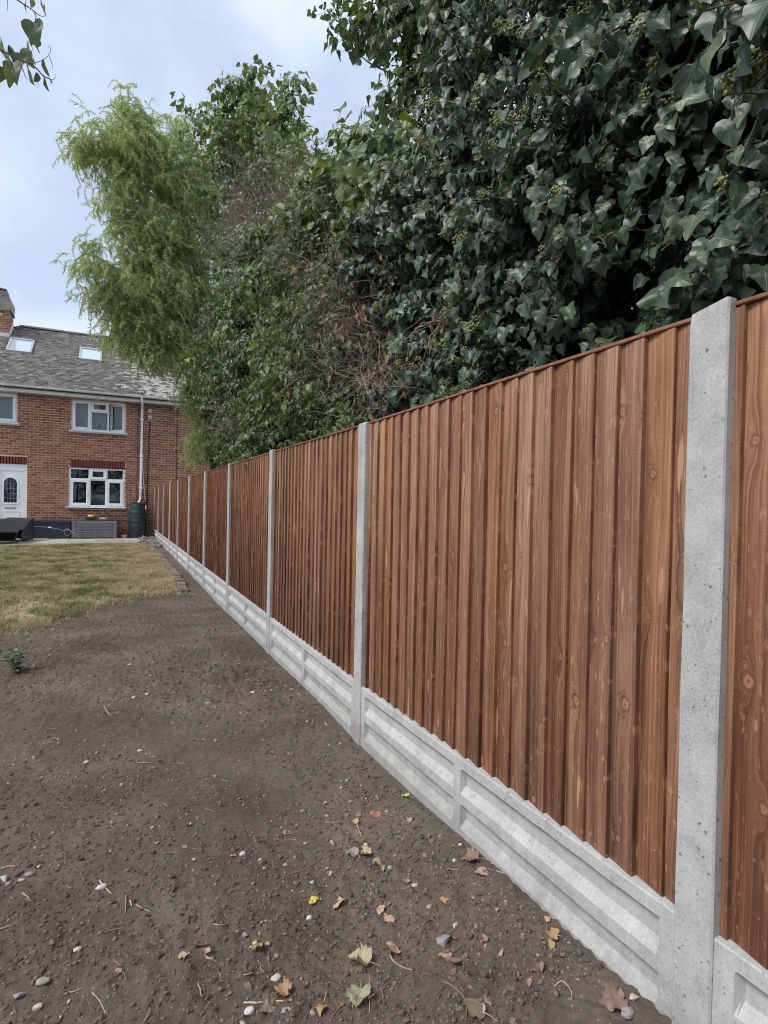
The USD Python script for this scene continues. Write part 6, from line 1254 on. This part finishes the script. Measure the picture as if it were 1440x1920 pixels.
for a in (
    (587, 1693, .050, 'oval', 'yellow', 'bright yellow leaf with brown blotches, lying flat left of the tan curled leaf', 2.3, .25), (758, 1494, .036, 'ivy', 'lime', 'small yellow green leaf in the soil near the gravel board', .4, .6), (737, 1447, .034, 'oval', 'green', 'small green leaf at the foot of the gravel board', 1.6, .3), (705, 1531, .058, 'oval', 'rust', 'pointed rust brown leaf in the middle distance, left of the longest gravel board', 1.0, .5),
    (657, 1602, .050, 'heart', 'grey', 'dark grey brown curled leaf left of the star shaped dry leaf', .6, .7), (682, 1603, .050, 'maple', 'olive', 'pale star shaped dry leaf between a dark curled leaf and an olive one', 1.2, .5), (710, 1625, .064, 'oval', 'olive', 'olive curled leaf left of the mauve stone', .2, .9), (633, 1698, .042, 'heart', 'tan', 'pinkish tan flat leaf right of the bright yellow leaf', 1.9, .15, False),
    (715, 1707, .042, 'oval', 'tan', 'small tan folded leaf below the mauve stone', 2.2, .7), (727, 1723, .034, 'heart', 'pink', 'reddish leaf fragment under the small tan folded leaf', .3, .2, False), (482, 1780, .046, 'oval', 'olive', 'yellowish brown folded leaf, left one of a close pair', 2.0, .8), (500, 1772, .026, 'oval', 'tan', 'small light tan leaf, right one of a close pair', .3, .4, False),
    (672, 1805, .068, 'maple', 'olive', 'large curled dry leaf with a grey underside, bottom centre', .7, 1.1), (735, 1782, .062, 'oval', 'pink', 'orange brown leaf on a long thick stalk, bottom centre', .25, .4, False), (673, 1878, .064, 'maple', 'sage', 'crumpled pale green lobed leaf at the bottom edge', 2.6, .7), (528, 1862, .046, 'maple', 'orange', 'torn tan orange leaf above the straw stalk at the bottom', .8, .8, False), (603, 1896, .044, 'oval', 'orange', 'orange brown leaf at the bottom edge, left of the crumpled lobed leaf', 2.5, .6),
    (499, 1893, .050, 'heart', 'grey', 'grey withered leaf beside the egg shaped pebble', 2.0, .4), (880, 1612, .060, 'maple', 'brown', 'brown dead leaf near the foot of the gravel board, left of the divider', .9, .5), (900, 1639, .044, 'heart', 'pink', 'pinkish leaf below the brown dead leaf', 1.4, .25), (925, 1622, .026, 'oval', 'pink', 'small pink orange leaf against the gravel board', .2, .3, False), (911, 1602, .030, 'oval', 'rust', 'reddish leaf on edge against the gravel board', 1.0, .5, False),
    (1033, 1759, .040, 'heart', 'orange', 'orange brown cupped leaf close to the gravel board', .5, .8), (887, 1899, .066, 'oval', 'brown', 'long brown leaf at the bottom edge, right of the thin root', .5, .5), (1147, 1888, .062, 'maple', 'brown', 'crumpled brown leaf among the stones by the nearest post', 1.2, .7, False), (830, 1692, .030, 'heart', 'orange', 'small orange leaf above the forked root', .4, .5, False), (832, 1800, .036, 'heart', 'pink', 'pinkish leaf half under the largest flat stone', .9, .3, False),
    (760, 1655, .026, 'maple', 'orange', 'little orange leaf scrap right of the olive curled leaf', .3, .5, False), (436, 1607, .026, 'oval', 'tan', 'tan flake shaped leaf touching the round white pebble', 1.0, .4, False), (342, 1797, .030, 'oval', 'tan', 'small cream leaf left of the yellowish brown pair', 1.2, .5), (383, 1785, .026, 'heart', 'pink', 'pale pink curled leaf scrap left of the grey angular stone', .5, .6, False), (477, 1772, .020, 'oval', 'lime', 'tiny yellowish leaf tip above the close leaf pair', .2, .4, False)):
    fallen(*a)
TW = {'straw': plain('pale_straw', (0.44, 0.36, 0.215), 0.7, .2, 60), 'root': plain('brown_root', (0.20, 0.135, 0.085), 0.85, .3, 60), 'stick': plain('grey_stick', (0.27, 0.215, 0.165), 0.85, .3, 60)}
def twig(pxs, rad, m, label, name='twig', cat='twig'):
    t_ = np.linspace(0, len(pxs) - 1, max(6, len(pxs) * 4)); q = make_interp_spline(np.arange(len(pxs)), np.array(pxs, float), k=min(3, len(pxs) - 1))(t_)
    pts = np.array([on_soil(a, b_) for a, b_ in q]); z = np.maximum(np.convolve(np.pad(pts[:, 2], 1, 'edge'), [.3, .4, .3], 'valid'), pts[:, 2]); pts[:, 2] = z + rad * .9
    MB().tube(pts, np.linspace(rad, rad * .6, len(pts)), 6).build(name, TW[m], None, smooth=True, label=label, cat=cat)
for a in (
    ([(457, 1882), (500, 1880), (548, 1877)], .0026, 'straw', 'pale straw stalk lying level near the bottom edge'), ([(775, 1747), (797, 1730), (812, 1725), (816, 1735)], .0022, 'root', 'forked brown root, its thick arm, left of the pale grey chip'), ([(797, 1731), (790, 1745), (786, 1762)], .0017, 'root', 'forked brown root, its short downward arm'), ([(730, 1790), (745, 1810), (775, 1822)], .0030, 'stick', 'thick curved leaf stalk below the orange brown leaf'),
    ([(540, 1640), (590, 1620), (612, 1600), (640, 1590), (665, 1587)], .0016, 'root', 'long thin root arching through the middle of the soil'), ([(510, 1592), (535, 1576), (560, 1580), (563, 1605)], .0014, 'root', 'arched thin root ending at the purplish pebble'), ([(830, 1842), (855, 1855), (872, 1880), (872, 1915)], .0020, 'root', 'thin curved root near the bottom edge, right of centre'), ([(693, 1900), (693, 1860), (692, 1828)], .0010, 'straw', 'upright thin straw beside the crumpled lobed leaf'),
    ([(187, 1652), (195, 1663), (209, 1677)], .0026, 'straw', 'short straw crossing the wedged white pebble'), ([(203, 1695), (216, 1690), (231, 1683)], .0022, 'stick', 'short stick in the twig scatter left of centre, tilted up to the right'), ([(236, 1680), (236, 1697), (235, 1713)], .0022, 'stick', 'short upright stick in the twig scatter left of centre'), ([(256, 1698), (270, 1705), (282, 1711)], .0022, 'stick', 'short stick in the twig scatter left of centre, tilted down to the right'), ([(277, 1652), (284, 1665), (280, 1685), (272, 1697)], .0015, 'root', 'bent thin root right of the twig scatter'),
    ([(244, 1690), (247, 1700)], .0024, 'straw', 'stubby pale straw in the middle of the twig scatter'), ([(2, 1629), (28, 1624)], .0026, 'straw', 'pale straw at the left edge above the white flint'), ([(42, 1675), (55, 1685)], .0018, 'straw', 'short pale straw below the stones at the left edge'), ([(173, 1862), (188, 1880), (197, 1900)], .0013, 'straw', 'thin bent straw near the bottom left'), ([(668, 1540), (674, 1560), (680, 1572)], .0028, 'stick', 'knobbly stick left of the star shaped leaf'), ([(690, 1660), (700, 1675), (712, 1687)], .0016, 'root', 'thin dark root above the small tan folded leaf'),
    ([(700, 1795), (718, 1795), (760, 1780), (775, 1768)], .0014, 'root', 'thin root passing under the orange brown leaf'), ([(648, 1880), (632, 1895), (620, 1915)], .0020, 'root', 'dark thin root left of the crumpled lobed leaf'), ([(690, 1873), (703, 1865)], .0032, 'straw', 'stubby pale straw stuck beside the crumpled lobed leaf'), ([(195, 1325), (205, 1340), (212, 1338)], .004, 'stick', 'brown stick end in the middle distance left of centre'), ([(1040, 1850), (1060, 1845), (1072, 1865), (1065, 1880)], .0014, 'straw', 'curved straw left of the stones by the nearest post'), ([(400, 1733), (412, 1735), (425, 1733)], .0012, 'straw', 'thin curved straw above the grey angular stone'), ([(930, 1633), (945, 1638)], .0014, 'straw', 'tiny straw against the foot of the gravel board')):
    twig(*a)
# small green weed
r = np.random.default_rng(111); w = on_soil(31, 1262); t = thing('weed', 'small bushy green weed growing in the bare soil at the left edge', 'weed', w)
lv, st = MB(), MB()
for k in range(9):
    d = nz_([r.normal(0, .45), r.normal(0, .45), 1]); pts = [np.zeros(3)]
    for q in range(5): d = nz_(d + r.normal(0, .15, 3)); pts.append(pts[-1] + d * .034)
    st.tube(pts, np.linspace(.0022, .001, 6), 4)
    for q in range(1, 6):
        for j in range(4):
            o = nz_([r.normal(), r.normal(), .3]); put_leaf(lv, SHAPES['oval'][r.integers(4)], pts[q] + o * .004, o, [0, 0, 1] + r.normal(0, .3, 3), r.uniform(.022, .04))
st.build('stem', STEM, t); lv.build('foliage', leaf_material('weed_leaf', [(0, (0.05, 0.11, 0.045)), (1, (0.12, 0.19, 0.08))], .5, .25), t, uv=True, smooth=True, kind='stuff')
